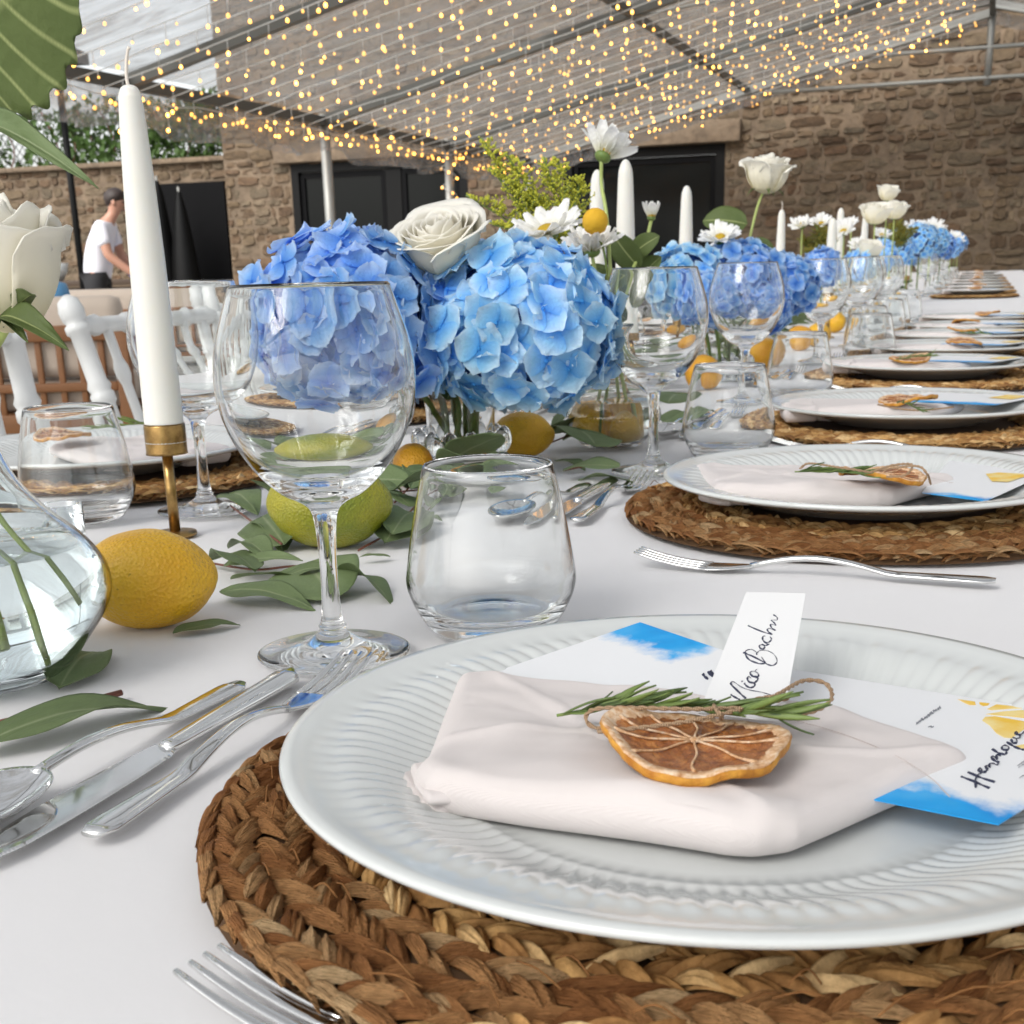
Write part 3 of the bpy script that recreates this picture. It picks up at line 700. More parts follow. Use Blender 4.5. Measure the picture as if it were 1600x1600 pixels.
for s in (-1, 1):
    h = limb(2, [(.14, s * .19, 1.42), (.20, s * .23, 1.16), (.40, s * .20, 1.0), (.47, s * .19, .97)], [.062, .05, .038, .034])
    for q in range(5): limb(h, [(.50, s * .19 + (q - 2) * .018, .955 - .006 * q), (.55, s * .19 + (q - 2) * .020, .93 - .008 * q)], [.012, .009])
    limb(0, [(.0, s * .10, .92), (.03, s * .11, .50), (-.02, s * .11, .10), (.10, s * .12, .04)], [.10, .068, .045, .04])
skinobj('body', V, E_, Rr, skin, per)
V2 = [(-.005, 0, .86), (.03, 0, 1.16), (.09, 0, 1.34), (.165, 0, 1.455), (.13, -.19, 1.42), (.175, -.225, 1.24), (.13, .19, 1.42), (.175, .225, 1.24)]
skinobj('t_shirt', V2, [(0, 1), (1, 2), (2, 3), (2, 4), (4, 5), (2, 6), (6, 7)], [(.20, .165), (.17, .14), (.17, .13), (.09, .09), .082, .072, .082, .072], shirt, per)
skinobj('trousers', [(0, 0, 1.06), (0, -.10, .9), (.03, -.11, .5), (-.02, -.11, .12), (0, .10, .9), (.03, .11, .5), (-.02, .11, .12)], [(0, 1), (1, 2), (2, 3), (0, 4), (4, 5), (5, 6)], [(.14, .11), .115, .085, .07, .115, .085, .07], trou, per)
mb = MB(); blob(mb, (.262, 0, 1.70), (.112, .098, .10), seg=18, rings=12, fn=lambda v: 1 + .08 * noise.noise(v * 5) if (v.z > -.25 - .9 * max(0, -v.x) and v.x < .62 + v.z * .5) else .80); mb.build('hair', hair, per)
mb = MB(); blob(mb, (.36, 0, 1.635), (.018, .014, .02), seg=8, rings=6); mb.build('nose', skin, per)
for s in (-1, 1):
    mb = MB(); blob(mb, (.345, s * .034, 1.66), (.012, .014, .009), seg=8, rings=6); mb.build('eye', hair, per)
    mb = MB(); blob(mb, (.265, s * .088, 1.655), (.022, .012, .03), seg=8, rings=6); mb.build('ear', skin, per)
mb = MB(); box(mb, (.345, 0, 1.595), (.014, .045, .008), bev=.003); mb.build('mouth', mat('lips', (.30, .10, .09), .5), per)
o = MB(); lathe(o, [(0, 0), (.11, 0), (.15, .05), (.145, .055), (.1, .01), (0, .01)], 20); o = o.build('blue_bowl', mat('blue_enamel', (.03, .06, .35), .3), None, loc=(-8.15 + .56 * math.cos(R(20)), 11 + .56 * math.sin(R(20)), .905)); tag(o, 'shallow blue bowl in the hands of the waiter', 'bowl')
# ================================================================ THE TABLE
TX0, TX1, TY0, TY1 = -1.13, .34, -.45, 15.2
t = thing('banquet_table', 'long banquet table under the white cloth', 'table', (0, 0, 0))
mb = MB(); box(mb, ((TX0 + TX1) / 2, (TY0 + TY1) / 2, T - .035), (TX1 - TX0 - .03, TY1 - TY0 - .03, .045)); mb.build('table_top', M['dark_wood'], t, smooth=False)
for y in (.0, 1.8, 3.6, 5.4, 7.2, 9, 10.8, 12.6, 14.6):
    for x in (TX0 + .1, TX1 - .1): mb = MB(); tube(mb, [(x, y, 0), (x, y, T - .06)], .02, 8); mb.build('leg', M['alu_dark'], t)
def frange(a, b, s):
    o = []; x = a
    while x < b - s * .4: o.append(x); x += s
    return o + [b]
xs = frange(TX0, TX1, .012); yl = frange(TY0, 2.2, .012) + frange(2.23, 5, .04)[0:] + frange(5.2, TY1, .3)
def ridge(s, w): return math.exp(-(s / w) ** 2)
def cz(x, y):
    z = .0022 * noise.noise((x * 3.2, y * 3.2, 1)) + .0012 * noise.noise((x * 8, y * 6, 5))
    z += .0022 * ridge(x * .25 + y - 1.02 + .03 * noise.noise((x * 4, 0, 0)), .012) + .0016 * ridge(x * .9 + y * .35 - .12, .010) + .0018 * ridge(y - 2.0 - x * .1, .014)
    z += .0013 * ridge(x * -.5 + y - .95 + .05 * noise.noise((x * 3, 3, 0)), .015)
    return z * .9 - .0016
V = []; F = []; nx = len(xs); ny = len(yl)
for y in yl:
    for x in xs: V.append((x, y, T + cz(x, y)))
for j in range(ny - 1):
    for i in range(nx - 1): k = j * nx + i; F.append((k, k + 1, k + nx + 1, k + nx))
def skirt(loop):                       # the cloth's hanging sides
    global V, F
    base = len(V); n = len(loop); m_ = 6
    for i, (x, y, ox, oy) in enumerate(loop):
        for j in range(1, m_ + 1):
            t_ = j / m_; wv_ = .035 * t_ * math.sin(i * .55 + noise.noise((i * .1, 0, 0)) * 3)
            V.append((x + ox * (.012 + wv_), y + oy * (.012 + wv_), T - .45 * t_))
    for i in range(n - 1):
        for j in range(m_ - 1): k = base + i * m_ + j; F.append((k, k + m_, k + m_ + 1, k + 1))
    return base, m_
for side, x in ((-1, TX0), (1, TX1)):
    i0 = 0 if side < 0 else nx - 1; b_, m_ = skirt([(x, y, side, 0) for y in yl])
    for j in range(ny - 1): F.append((j * nx + i0, (j + 1) * nx + i0, b_ + (j + 1) * m_, b_ + j * m_))
for side, jj in ((-1, 0), (1, ny - 1)):
    b_, m_ = skirt([(x, yl[jj], 0, side) for x in xs])
    for i in range(nx - 1): F.append((jj * nx + i, jj * nx + i + 1, b_ + (i + 1) * m_, b_ + i * m_))
mb = MB(); mb.add(V, F); o = mb.build('tablecloth', M['tablecloth']); tag(o, 'white cotton cloth covering the whole long table', 'tablecloth')

SEAT = ['at the name tag', 'one seat beyond the name tag', 'two seats beyond the name tag', 'three seats beyond the name tag', 'four seats beyond the name tag', 'five seats beyond the name tag', 'six seats beyond the name tag', 'seven seats beyond the name tag', 'eight seats beyond the name tag', 'nine seats beyond the name tag', 'ten seats beyond the name tag', 'eleven seats beyond the name tag', 'twelve seats beyond the name tag', 'thirteen seats beyond the name tag', 'fourteen seats beyond the name tag']
OPP = ['on the chair side behind the lemon', 'on the chair side behind the blue flowers', 'on the chair side, second beyond the lemon', 'on the chair side, third beyond the lemon', 'on the chair side, fourth beyond the lemon']

# ---------------------------------------------------------------- braided straw mats
def lobe(seed):
    r_ = random.Random(seed); mb = MB(); L = 1.0; st = 9; sg = 13; V = []; F = []
    ph = [r_.uniform(0, 6) for _ in range(3)]; tw = r_.uniform(-.5, .5); pk = r_.uniform(.4, .55)
    for i in range(st):
        u = i / (st - 1); wdt = (math.sin(math.pi * min(1, u / (2 * pk)) ) if u < pk else math.sin(math.pi * (.5 + .5 * (u - pk) / (1 - pk)))) ** .75 * .5 + .035
        if i in (0, st - 1): wdt = .06
        a0 = tw * (u - .5)
        for k in range(sg):
            v = k / (sg - 1) * 2 - 1; x = (u - .5) * L; y = v * wdt * .34
            z = (1 - v * v) * wdt * .34 + .050 * math.sin(v * 7 + ph[0] + u * 2) * (1 - abs(v)) * wdt * 2 + .020 * math.sin(v * 17 + ph[1])
            z += .16 * math.sin(math.pi * u) - .06
            V.append((x, y * math.cos(a0) - z * math.sin(a0) * .5, z * math.cos(a0) + y * math.sin(a0)))
    for i in range(st - 1):
        for k in range(sg - 1): a = i * sg + k; F.append((a, a + sg, a + sg + 1, a + 1))
    return V, F
LOBES = []
for s in range(8):
    V, F = lobe(s); mb = MB(); mb.add(V, F); LOBES.append(mb.mesh('husk', M['straw']))
MR = .205
def mat_layout(seed):
    r_ = random.Random(seed); out = []
    for ri, R0 in enumerate((.1945, .1755, .1570, .1385, .120)):
        n = int(2 * math.pi * R0 / .0100)
        for row, (dr, yaw, z) in enumerate(((.0050, .52, .0065), (-.0050, -.52, .0065))):
            for k in range(n):
                a = 2 * math.pi * (k + .5 * row) / n + r_.uniform(-.02, .02)
                rr = R0 + (dr if ri or row else .0024) + r_.uniform(-.0012, .0012); L = r_.uniform(.025, .036)
                wd = r_.uniform(.016, .0235)
                p = (rr * math.cos(a), rr * math.sin(a), z + r_.uniform(-.0012, .0016))
                out.append((p, a + math.pi / 2 + (yaw * (1 + r_.uniform(-.3, .3))), r_.uniform(-.16, .16) - .10, r_.uniform(-.25, .25) + (-.35 if row == 0 else .35) * -1 * .4, L, wd))
        # outer edge strands that wrap the rim
        if ri == 0:
            for k in range(int(2 * math.pi * R0 / .0125)):
                a = 2 * math.pi * k / int(2 * math.pi * R0 / .0125) + r_.uniform(-.02, .02); rr = R0 + .0105 + r_.uniform(-.001, .001)
                out.append(((rr * math.cos(a), rr * math.sin(a), .0056), a + math.pi / 2 + r_.uniform(-.16, .0), r_.uniform(-.12, .05), -.55, r_.uniform(.028, .038), .021))
    return out
def lobeM(L_, base=Matrix.Identity(4)):
    p, yaw, pit, rol, L, wd = L_
    return base @ Matrix.Translation(p) @ Matrix.Rotation(yaw, 4, 'Z') @ Matrix.Rotation(pit, 4, 'Y') @ Matrix.Rotation(rol, 4, 'X') @ Matrix.Diagonal((L, wd, .0205, 1))
def mat_core():
    mb = MB(); lathe(mb, smoothprof([(0, .0005), (.19, .0005), (.2, .003), (.2, .006), (.192, .0078), (.18, .0062), (.17, .0078), (.158, .0062), (.146, .0078), (.135, .0065), (.1, .0085), (0, .0085)], 2), 72); return mb.mesh('mat_core', M['straw_core'])
CORE = mat_core()
def far_mat(seed):
    mb = MB(); r_ = random.Random(seed)
    for L_ in mat_layout(seed):
        if L_[0][0] ** 2 + L_[0][1] ** 2 < .135 ** 2: continue
        me = r_.choice(LOBES); a = r_.random(); Mx = lobeM(L_); mb.add([v.co for v in me.vertices], [tuple(p.vertices) for p in me.polygons], Mx, [a] * len(me.vertices))
    return mb.mesh('husks', M['straw_far'], attr=True)
FARMAT = far_mat(5)
def placemat(label, X, Y, near, budget=300):
    t = thing('placemat', label, 'placemat', (X, Y, T + .0008), 0, 'round braided straw placemats'); t.scale = (.945, .945, 1)
    link('base_coil', CORE, t)
    if not near:
        o = link('husks', FARMAT, t); o.rotation_euler.z = Y * 1.7; tag(o, kind='stuff'); return t
    lay = mat_layout(int(Y * 100)); r_ = random.Random(2); sc = []
    for L_ in lay:
        q = topx((X + L_[0][0], Y + L_[0][1], T + .01)); rr = math.hypot(L_[0][0], L_[0][1])
        vis = -30 < q[0] < 1640 and q[1] < 1640 and (rr > .162 or (q[1] > 1300 or rr > .15))
        vis = vis and not (rr < .172 and L_[0][1] > .05)
        sc.append((vis, 1 / q[2] if q[2] > 0 else 0, rr))
    order = sorted(range(len(lay)), key=lambda i: (sc[i][0], sc[i][2] > .155, sc[i][1]), reverse=True)
    rest = MB()
    for n, i in enumerate(order):
        me = r_.choice(LOBES)
        if n < budget and sc[i][0]: link('husk', me, t, M=lobeM(lay[i]))
        else: rest.add([v.co for v in me.vertices], [tuple(p.vertices) for p in me.polygons], lobeM(lay[i]), [r_.random()] * len(me.vertices))
    tag(link('husks', rest.mesh('husks', M['straw_far'], attr=True), t), kind='stuff')
    # loose fibres
    fb = MB()
    for k in range(70):
        a = r_.uniform(0, 6.28); rr = r_.uniform(.15, .2); p = Vector((rr * math.cos(a), rr * math.sin(a), .014)); d = Vector((math.cos(a + 1.57 + r_.uniform(-.6, .6)), math.sin(a + 1.57 + r_.uniform(-.6, .6)), 0)) * r_.uniform(.008, .022)
        tube(fb, cr([p, p + d * .5 + Vector((0, 0, r_.uniform(.001, .004))), p + d], 3), .00035, 4)
    tag(fb.build('loose_fibres', M['straw_far'], t, attr=True), kind='stuff')
    return t

# ---------------------------------------------------------------- plate with a fluted band
NF = 104
def plate_mesh(seg, name):
    pr_ = [(0, .0), (.06, 0), (.085, 0), (.092, .0015), (.10, .004), (.125, .0115), (.150, .0185), (.1605, .0205), (.1645, .0222), (.1650, .0238), (.1638, .0252), (.1600, .0250)]
    inner = [(.1560, .0238), (.1500, .0225), (.1450, .0218)] + [(.1450 - i * .00225, .0218 - (.0218 - .0085) * (1 - math.cos(math.pi * i / 20)) / 2 * 1.0) for i in range(1, 21)] + [(.0985, .0078), (.09, .0072), (.06, .0068), (0, .0066)]
    def fl(r, z, a):
        if z > .0066 and .0985 < r < .1475 and (r, z) in iset:
            u = (r - .0985) / .049; env = math.sin(math.pi * u) ** .55
            ang = a + .10 * (1 - u)
            s = abs(math.sin(ang * NF / 2)); z += .0011 * env * (s - .5)
            if u > .55: z += .0006 * env * math.sin(ang * NF * .5 + 1.0) * (u - .55) * 2
        return r, z
    iset = set(inner); mb = MB(); lathe(mb, pr_ + inner, seg, fn=fl); return mb.mesh(name, M['porcelain'])
PLATE = plate_mesh(NF * 8, 'dinner_plate'); PLATE_FAR = plate_mesh(NF * 3, 'dinner_plate')
def plate(label, X, Y, near):
    o = link('dinner_plate', PLATE if near else PLATE_FAR, None, (X, Y, T + .0115)); return tag(o, label, 'plate', 'white fluted dinner plates')

# ---------------------------------------------------------------- napkin
def poly_r(poly, c, n):
    out = []
    for k in range(n):
        a = 2 * math.pi * k / n; d = Vector((math.cos(a), math.sin(a))); best = 0
        for i in range(len(poly)):
            p, q = poly[i], poly[(i + 1) % len(poly)]; e = q - p; den = d.x * e.y - d.y * e.x
            if abs(den) < 1e-12: continue
            t_ = ((p.x - c.x) * e.y - (p.y - c.y) * e.x) / den; s = ((p.x - c.x) * d.y - (p.y - c.y) * d.x) / den
            if -1e-6 <= s <= 1 + 1e-6 and t_ > best: best = t_
        out.append(best)
    return out
def pillow(poly, z0, H, r0, n=320, m_=46, seed=1, wr=.0009, smooth=2, layers=0):
    c = sum(poly, Vector((0, 0))) / len(poly); Rr = poly_r(poly, c, n)
    for _ in range(smooth): Rr = [(Rr[i - 1] + Rr[i] * 2 + Rr[(i + 1) % n]) / 4 for i in range(n)]
    V = []; F = []
    def pt(k, s, top):
        a = 2 * math.pi * k / n; d = (1 - s) * Rr[k]; x, y = c.x + math.cos(a) * Rr[k] * s, c.y + math.sin(a) * Rr[k] * s
        Hl = H(x, y); q = min(1, d / r0); prof = math.sqrt(max(0, 1 - (1 - q) ** 2))
        fold = wr * (noise.noise((x * 14 + y * 8, y * 42 - x * 9, seed)) + .7 * math.exp(-((y - .25 * x + .012 + .01 * math.sin(x * 30)) / .004) ** 2) + .6 * math.exp(-((y + .9 * x + .05) / .005) ** 2) + .6 * noise.noise((x * 60, y * 45, seed + 4)) * (1 if q > .3 else .4)) * prof
        return (x, y, z0 + Hl + (Hl * prof + fold if top else -Hl * prof))
    ss = [1 - (1 - i / m_) ** 2.0 for i in range(m_ + 1)]
    rings = [[pt(k, s, True) for k in range(n)] for s in ss[1:]] + [[pt(k, s, False) for k in range(n)] for s in reversed(ss[m_ // 2:-1])]
    V.append(pt(0, 0, True)); 
    for r_ in rings: V += r_
    for k in range(n): F.append((0, 1 + k, 1 + (k + 1) % n))
    for j in range(len(rings) - 1):
        for k in range(n): a = 1 + j * n + k; b = 1 + j * n + (k + 1) % n; F.append((a, a + n, b + n, b))
    mb = MB(); mb.add(V, F); return mb, c
PC = Vector((-.083, .466))            # centre of the plate with the name tag
ZW = T + .0115 + .0085                # the plate's well
def L2(x, y, h): p = PZ(x, y, ZW + h); return Vector((p.x - PC.x, p.y - PC.y))
NP = [L2(*q) for q in [(716, 1031, .018), (900, 1046, .018), (1130, 1062, .018), (1290, 1078, .018), (1402, 1108, .018), (1470, 1140, .016), (1500, 1165, .012), (1517, 1192, .008), (1440, 1236, .005), (1300, 1305, .004), (1243, 1334, .003), (1185, 1342, .003), (1140, 1340, .003), (1000, 1318, .003), (800, 1288, .003), (668, 1260, .004), (648, 1228, .006), (668, 1165, .014)]]
def HN(x, y):
    u = (x + y * .35)
    h = .0070 + .0026 * math.exp(-((y + .075) / .03) ** 2) - .002 * max(0, (u - .02) / .08) - .0022 * max(0, (y - .0) / .05) + .0009 * math.sin((x * .8 + y) * 60)
    return max(.0072, h)
def make_napkin(label, X, Y, rz=0, near=True, full=True):
    t = thing('napkin', label, 'napkin', (X, Y, ZW), rz, 'folded blush napkins')
    if near:
        mb, c = pillow(NP, .0, HN, .0100, n=480, m_=60, wr=.0019, smooth=7); mb.build('folded_cloth', M['napkin'], t)
        tl = [L2(*q) for q in [(622, 1205, .006), (640, 1185, .008), (720, 1175, .008), (790, 1200, .006), (770, 1262, .004), (722, 1262, .003), (690, 1272, .002), (662, 1262, .003), (632, 1238, .004)]]
        mb, c = pillow(tl, -.0005, lambda x, y: .0030, .0035, n=160, m_=22, seed=6, wr=.0034, smooth=1); mb.build('loose_corner', M['napkin'], t)
        tl = [L2(*q) for q in [(640, 1186, .012), (668, 1168, .014), (760, 1170, .014), (760, 1230, .012), (668, 1240, .011), (648, 1215, .011)]]
        mb, c = pillow(tl, .0055, lambda x, y: .0022, .003, n=120, m_=16, seed=9, wr=.0022, smooth=1); mb.build('inner_fold', M['napkin'], t)
        st = MB()
        hp = cr([L2(x, y, .026).to_3d() for x, y in [(1230, 1078), (1300, 1096), (1365, 1118), (1420, 1143), (1465, 1172), (1488, 1198)]], 14)
        for i in range(0, len(hp) - 1):
            a, b = hp[i], hp[i + 1]; q = []
            for p in (a.lerp(b, .15), a.lerp(b, .85)):
                q.append(Vector((p.x, p.y, 2 * HN(p.x, p.y) + .0002)))
            tube(st, q, .00022, 4)
        tag(st.build('hem_stitching', M['hem'], t), kind='stuff')
    else:
        link('folded_cloth', FARNAP, t); link('loose_corner', FARNAP2, t)
    return t
mb, _ = pillow(NP, 0, HN, .0135, n=120, m_=20, wr=.0012, seed=21); FARNAP = mb.mesh('folded_cloth', M['napkin'])
mb, _ = pillow([Vector((-.13, -.03)), Vector((-.09, -.02)), Vector((-.085, -.075)), Vector((-.125, -.085))], .0, lambda x, y: .009, .006, n=60, m_=12, wr=.003, seed=4); FARNAP2 = mb.mesh('loose_corner', M['napkin'])

# ---------------------------------------------------------------- dried orange slice, rosemary, twine
def make_slice(n=144):
    """local, flat on z=0, radius about .0315"""
    r_ = random.Random(4); segs = []; a = .25
    while a < 2 * math.pi + .25 - .3: segs.append(a); a += r_.uniform(.52, .82)
    def Rw(a): return .0322 * (1 + .035 * math.sin(3 * a + 1) + .03 * math.sin(5 * a) + .018 * noise.noise((math.cos(a) * 6, math.sin(a) * 6, 2)))
    def Z(a, u): return .0020 * u * u * math.sin(2 * a + 2.2) + .0022 * u ** 4 * noise.noise((math.cos(a) * 2.2, math.sin(a) * 2.2, 7)) + .0014 + .003 * max(0, -math.cos(a)) * u ** 3
    out = {}
    # rind: outer skin band, pith: pale ring on top
    V = []; F = []
    ring = [(1.0, .0000), (1.012, -.0012), (1.0, -.0030), (.96, -.0036), (.90, -.0034)]
    for k in range(n):
        a = 2 * math.pi * k / n
        for u, dz in ring: rr = Rw(a) * (u + .012 * noise.noise((math.cos(a) * 14, math.sin(a) * 14, u * 9))); V.append((rr * math.cos(a), rr * math.sin(a), Z(a, 1) + dz))
    q = len(ring)
    for k in range(n):
        for j in range(q - 1): A = k * q + j; B = ((k + 1) % n) * q + j; F.append((A, A + 1, B + 1, B))
    mb = MB(); mb.add(V, F); out['rind'] = (mb, 'dry_rind')
    V = []; F = []; ring = [(1.0, .0), (.985, .0008), (.93, .0006), (.87, .0003), (.83, -.0008)]
    for k in range(n):
        a = 2 * math.pi * k / n
        for u, dz in ring:
            uu = u + (0 if u > .9 else .03 * noise.noise((math.cos(a) * 9, math.sin(a) * 9, 3))); rr = Rw(a) * uu; V.append((rr * math.cos(a), rr * math.sin(a), Z(a, uu) + dz + .0003 * noise.noise((a * 30, u * 9, 0))))
    q = len(ring)
    for k in range(n):
        for j in range(q - 1): A = k * q + j; B = ((k + 1) % n) * q + j; F.append((A, B, B + 1, A + 1))
    mb = MB(); mb.add(V, F); out['pith'] = (mb, 'dry_pith')
    V = [(0, 0, 0)]; F = []; nr = 12
    for j in range(1, nr + 1):
        u = .88 * j / nr
        for k in range(n):
            a = 2 * math.pi * k / n; d = min(abs((a - s + math.pi) % (2 * math.pi) - math.pi) for s in segs); w_ = min(1, d / .22)
            z = Z(a, u) - .0016 * w_ * min(1, u * 2.5) * (1 - (u / .88) ** 6) + .0007 * noise.noise((math.cos(a) * u * 20, math.sin(a) * u * 20, 1)) - .0002
            V.append((Rw(a) * u * math.cos(a), Rw(a) * u * math.sin(a), z))
    for k in range(n): F.append((0, 1 + k, 1 + (k + 1) % n))
    for j in range(nr - 1):
        for k in range(n): A = 1 + j * n + k; B = 1 + j * n + (k + 1) % n; F.append((A, A + n, B + n, B))
    V += [(x, y, -.003 if i else -.0025) for i, (x, y, z) in enumerate(V)][:0]
    mb = MB(); mb.add(V, F); out['flesh'] = (mb, 'dry_flesh')
    mem = []
    for s in segs:
        mb = MB(); P_ = []; rr = []
        for j in range(12):
            u = .06 + .82 * j / 11; a = s + .05 * math.sin(u * 9 + s) ; P_.append((Rw(a) * u * math.cos(a), Rw(a) * u * math.sin(a), Z(a, u) + .0002)); rr.append(.00045 + .0007 * max(0, (u - .72)) * 4 + .0003 * max(0, .15 - u) * 5)
        tube(mb, P_, rr, 6, flat=.8); mem.append(mb)
    mb = MB(); blob(mb, (0, 0, .0016), (.0022, .0026, .0009), seg=10, rings=6, fn=lambda v: 1 + .3 * noise.noise(v * 3)); mem.append(mb)
    return out, mem
so_, sm_ = make_slice()
SL = {k: v[0].mesh(k, M[v[1]]) for k, v in so_.items()}; SM = [m_.mesh('membrane', M['dry_pith']) for m_ in sm_]
def orange_slice(label, p, rz, tilt=(0, 0), s=1):
    t = thing('dried_orange_slice', label, 'orange slice', p, 0, 'dried orange slices on the napkins'); t.rotation_euler = (tilt[0], tilt[1], rz); t.scale = (s,) * 3
    for k in SL: link(k, SL[k], t)
    for m_ in SM: link('membrane', m_, t)
    return t
nl = MB(); loft(nl, [((u * .016, 0, .0012 * math.sin(u * 2.6)), (0, 1, 0), (0, 0, 1), .00085 * math.sin(math.pi * (.12 + .86 * u)) + .0001, .00035) for u in [i / 6 for i in range(7)]], 6); NEEDLE = nl.mesh('needle', M['rosemary'])
def rosemary(label, pts, seed, n=34, near=True, s=1.0):
    """pts: world path of the stem"""
    o0 = Vector(pts[0]); t = thing('rosemary_sprig', label, 'rosemary', o0, 0, 'rosemary sprigs on the napkins')
    P_ = cr([Vector(p) - o0 for p in pts], 10); mb = MB(); tube(mb, P_, .0006 * s, 6); mb.build('stem', M['stem_green'], t)
    r_ = random.Random(seed); allm = MB(); T_, U = frames(P_)
    for k in range(n):
        i = int((k + .5) / n * (len(P_) - 1)); d = T_[i]; side = (Vector((0, 0, 1)).cross(d)).normalized() * (1 if k % 2 else -1)
        up = Vector((0, 0, 1)); out_ = (side * r_.uniform(.15, 1) + up * r_.uniform(-.1, .7)).normalized(); ang = r_.uniform(.18, .55)
        x = (-d * math.cos(ang) + out_ * math.sin(ang)).normalized(); y = x.orthogonal().normalized(); Mx = basis(x, y, x.cross(y), P_[i]) @ Matrix.Rotation(r_.uniform(0, 6), 4, 'X') @ Matrix.Scale(r_.uniform(.75, 1.35) * s, 4)
        if near: link('needle', NEEDLE, t, M=Mx)
        else: allm.add([v.co for v in NEEDLE.vertices], [tuple(p.vertices) for p in NEEDLE.polygons], Mx)
    if not near: tag(allm.build('needles', M['rosemary'], t), kind='stuff')
    return t
def twine(label, paths, r=.00075):
    o0 = Vector(paths[0][0]); t = thing('twine_bow', label, 'twine', o0, 0, 'jute twine bows on the napkins')
    for pts in paths:
        P_ = cr([Vector(p) - o0 for p in pts], 14); T_, U = frames(P_)
        for ph in (0, math.pi):
            Q = []
            L = 0
            for i, p in enumerate(P_):
                if i: L += (P_[i] - P_[i - 1]).length
                W = T_[i].cross(U[i]); a = L / .0042 * 2 * math.pi * .5 + ph; Q.append(p + (U[i] * math.cos(a) + W * math.sin(a)) * r * .55)
            mb = MB(); tube(mb, Q, r * .72, 6); mb.build('strand', M['twine'], t)
    return t

# ---------------------------------------------------------------- cards
def card_mat(name, blues, xmax=None):
    m = mat(name, (.79, .80, .815), .55); v = coords(m, 'Object'); s = nd(m, 'ShaderNodeSeparateXYZ'); lk(m, v, s.inputs[0])
    col = (.79, .80, .815); n = noi(m, v, 75, 6, .62); n2 = noi(m, v, 28, 3)
    for axis, sign, off in blues:
        d = math_(m, 'MULTIPLY', math_(m, 'SUBTRACT', s.outputs[axis], off), sign)
        if xmax: d = math_(m, 'MINIMUM', d, math_(m, 'SUBTRACT', xmax, s.outputs[0]))
        d = math_(m, 'ADD', d, math_(m, 'MULTIPLY', math_(m, 'SUBTRACT', n, .5), .030))
        d = math_(m, 'ADD', d, math_(m, 'MULTIPLY', math_(m, 'SUBTRACT', n2, .5), .030))
        f = ramp(m, math_(m, 'MULTIPLY', d, 60), [(0, (0, 0, 0)), (.35, (.30, .30, .30)), (.8, (1, 1, 1))])
        col = mixc(m, f, col, ramp(m, n2, [(.3, (.0, .22, .62)), (.55, (.0, .33, .76)), (.8, (.10, .46, .82))]))
    setc(m, col); return m
def sheet(t, name, quad, mt, th=.0004, curl=0, nu=14, nv=14):
    """quad: four corners local to t; a thin card with real thickness"""
    a, b, c, d = [Vector(q) for q in quad]; n = (b - a).cross(d - a).normalized(); V = []; F = []
    for s in (0, 1):
        for i in range(nu + 1):
            for j in range(nv + 1):
                u, v = i / nu, j / nv; p = a.lerp(b, u).lerp(d.lerp(c, u), v); p = p + n * (curl * math.sin(math.pi * v) - s * th); V.append(p)
    N = (nu + 1) * (nv + 1)
    for i in range(nu):
        for j in range(nv): k = i * (nv + 1) + j; F.append((k, k + nv + 1, k + nv + 2, k + 1)); k += N; F.append((k + 1, k + nv + 2, k + nv + 1, k))
    edge = [i * (nv + 1) for i in range(nu + 1)] + [nu * (nv + 1) + j for j in range(1, nv + 1)] + [i * (nv + 1) + nv for i in range(nu - 1, -1, -1)] + list(range(nv - 1, 0, -1))
    for i in range(len(edge)): p, q = edge[i], edge[(i + 1) % len(edge)]; F.append((p, p + N, q + N, q))
    mb = MB(); mb.add(V, F); return mb.build(name, mt, t, smooth=False)
def strokes(t, name, lines, hit, mt, r=.0004, lift=.00035, n=8, group=True):
    """each pen line a thin raised ribbon of ink on the card"""
    mb = MB()
    for ln in lines:
        P_ = cr([hit(*p) for p in ln], n); m_ = len(P_); rr = [r * (.55 + .6 * abs(math.sin(i * .31 + ln[0][0]))) for i in range(m_)]
        tube(mb, P_, rr, 6, flat=.35)
    return mb.build(name, mt, t)
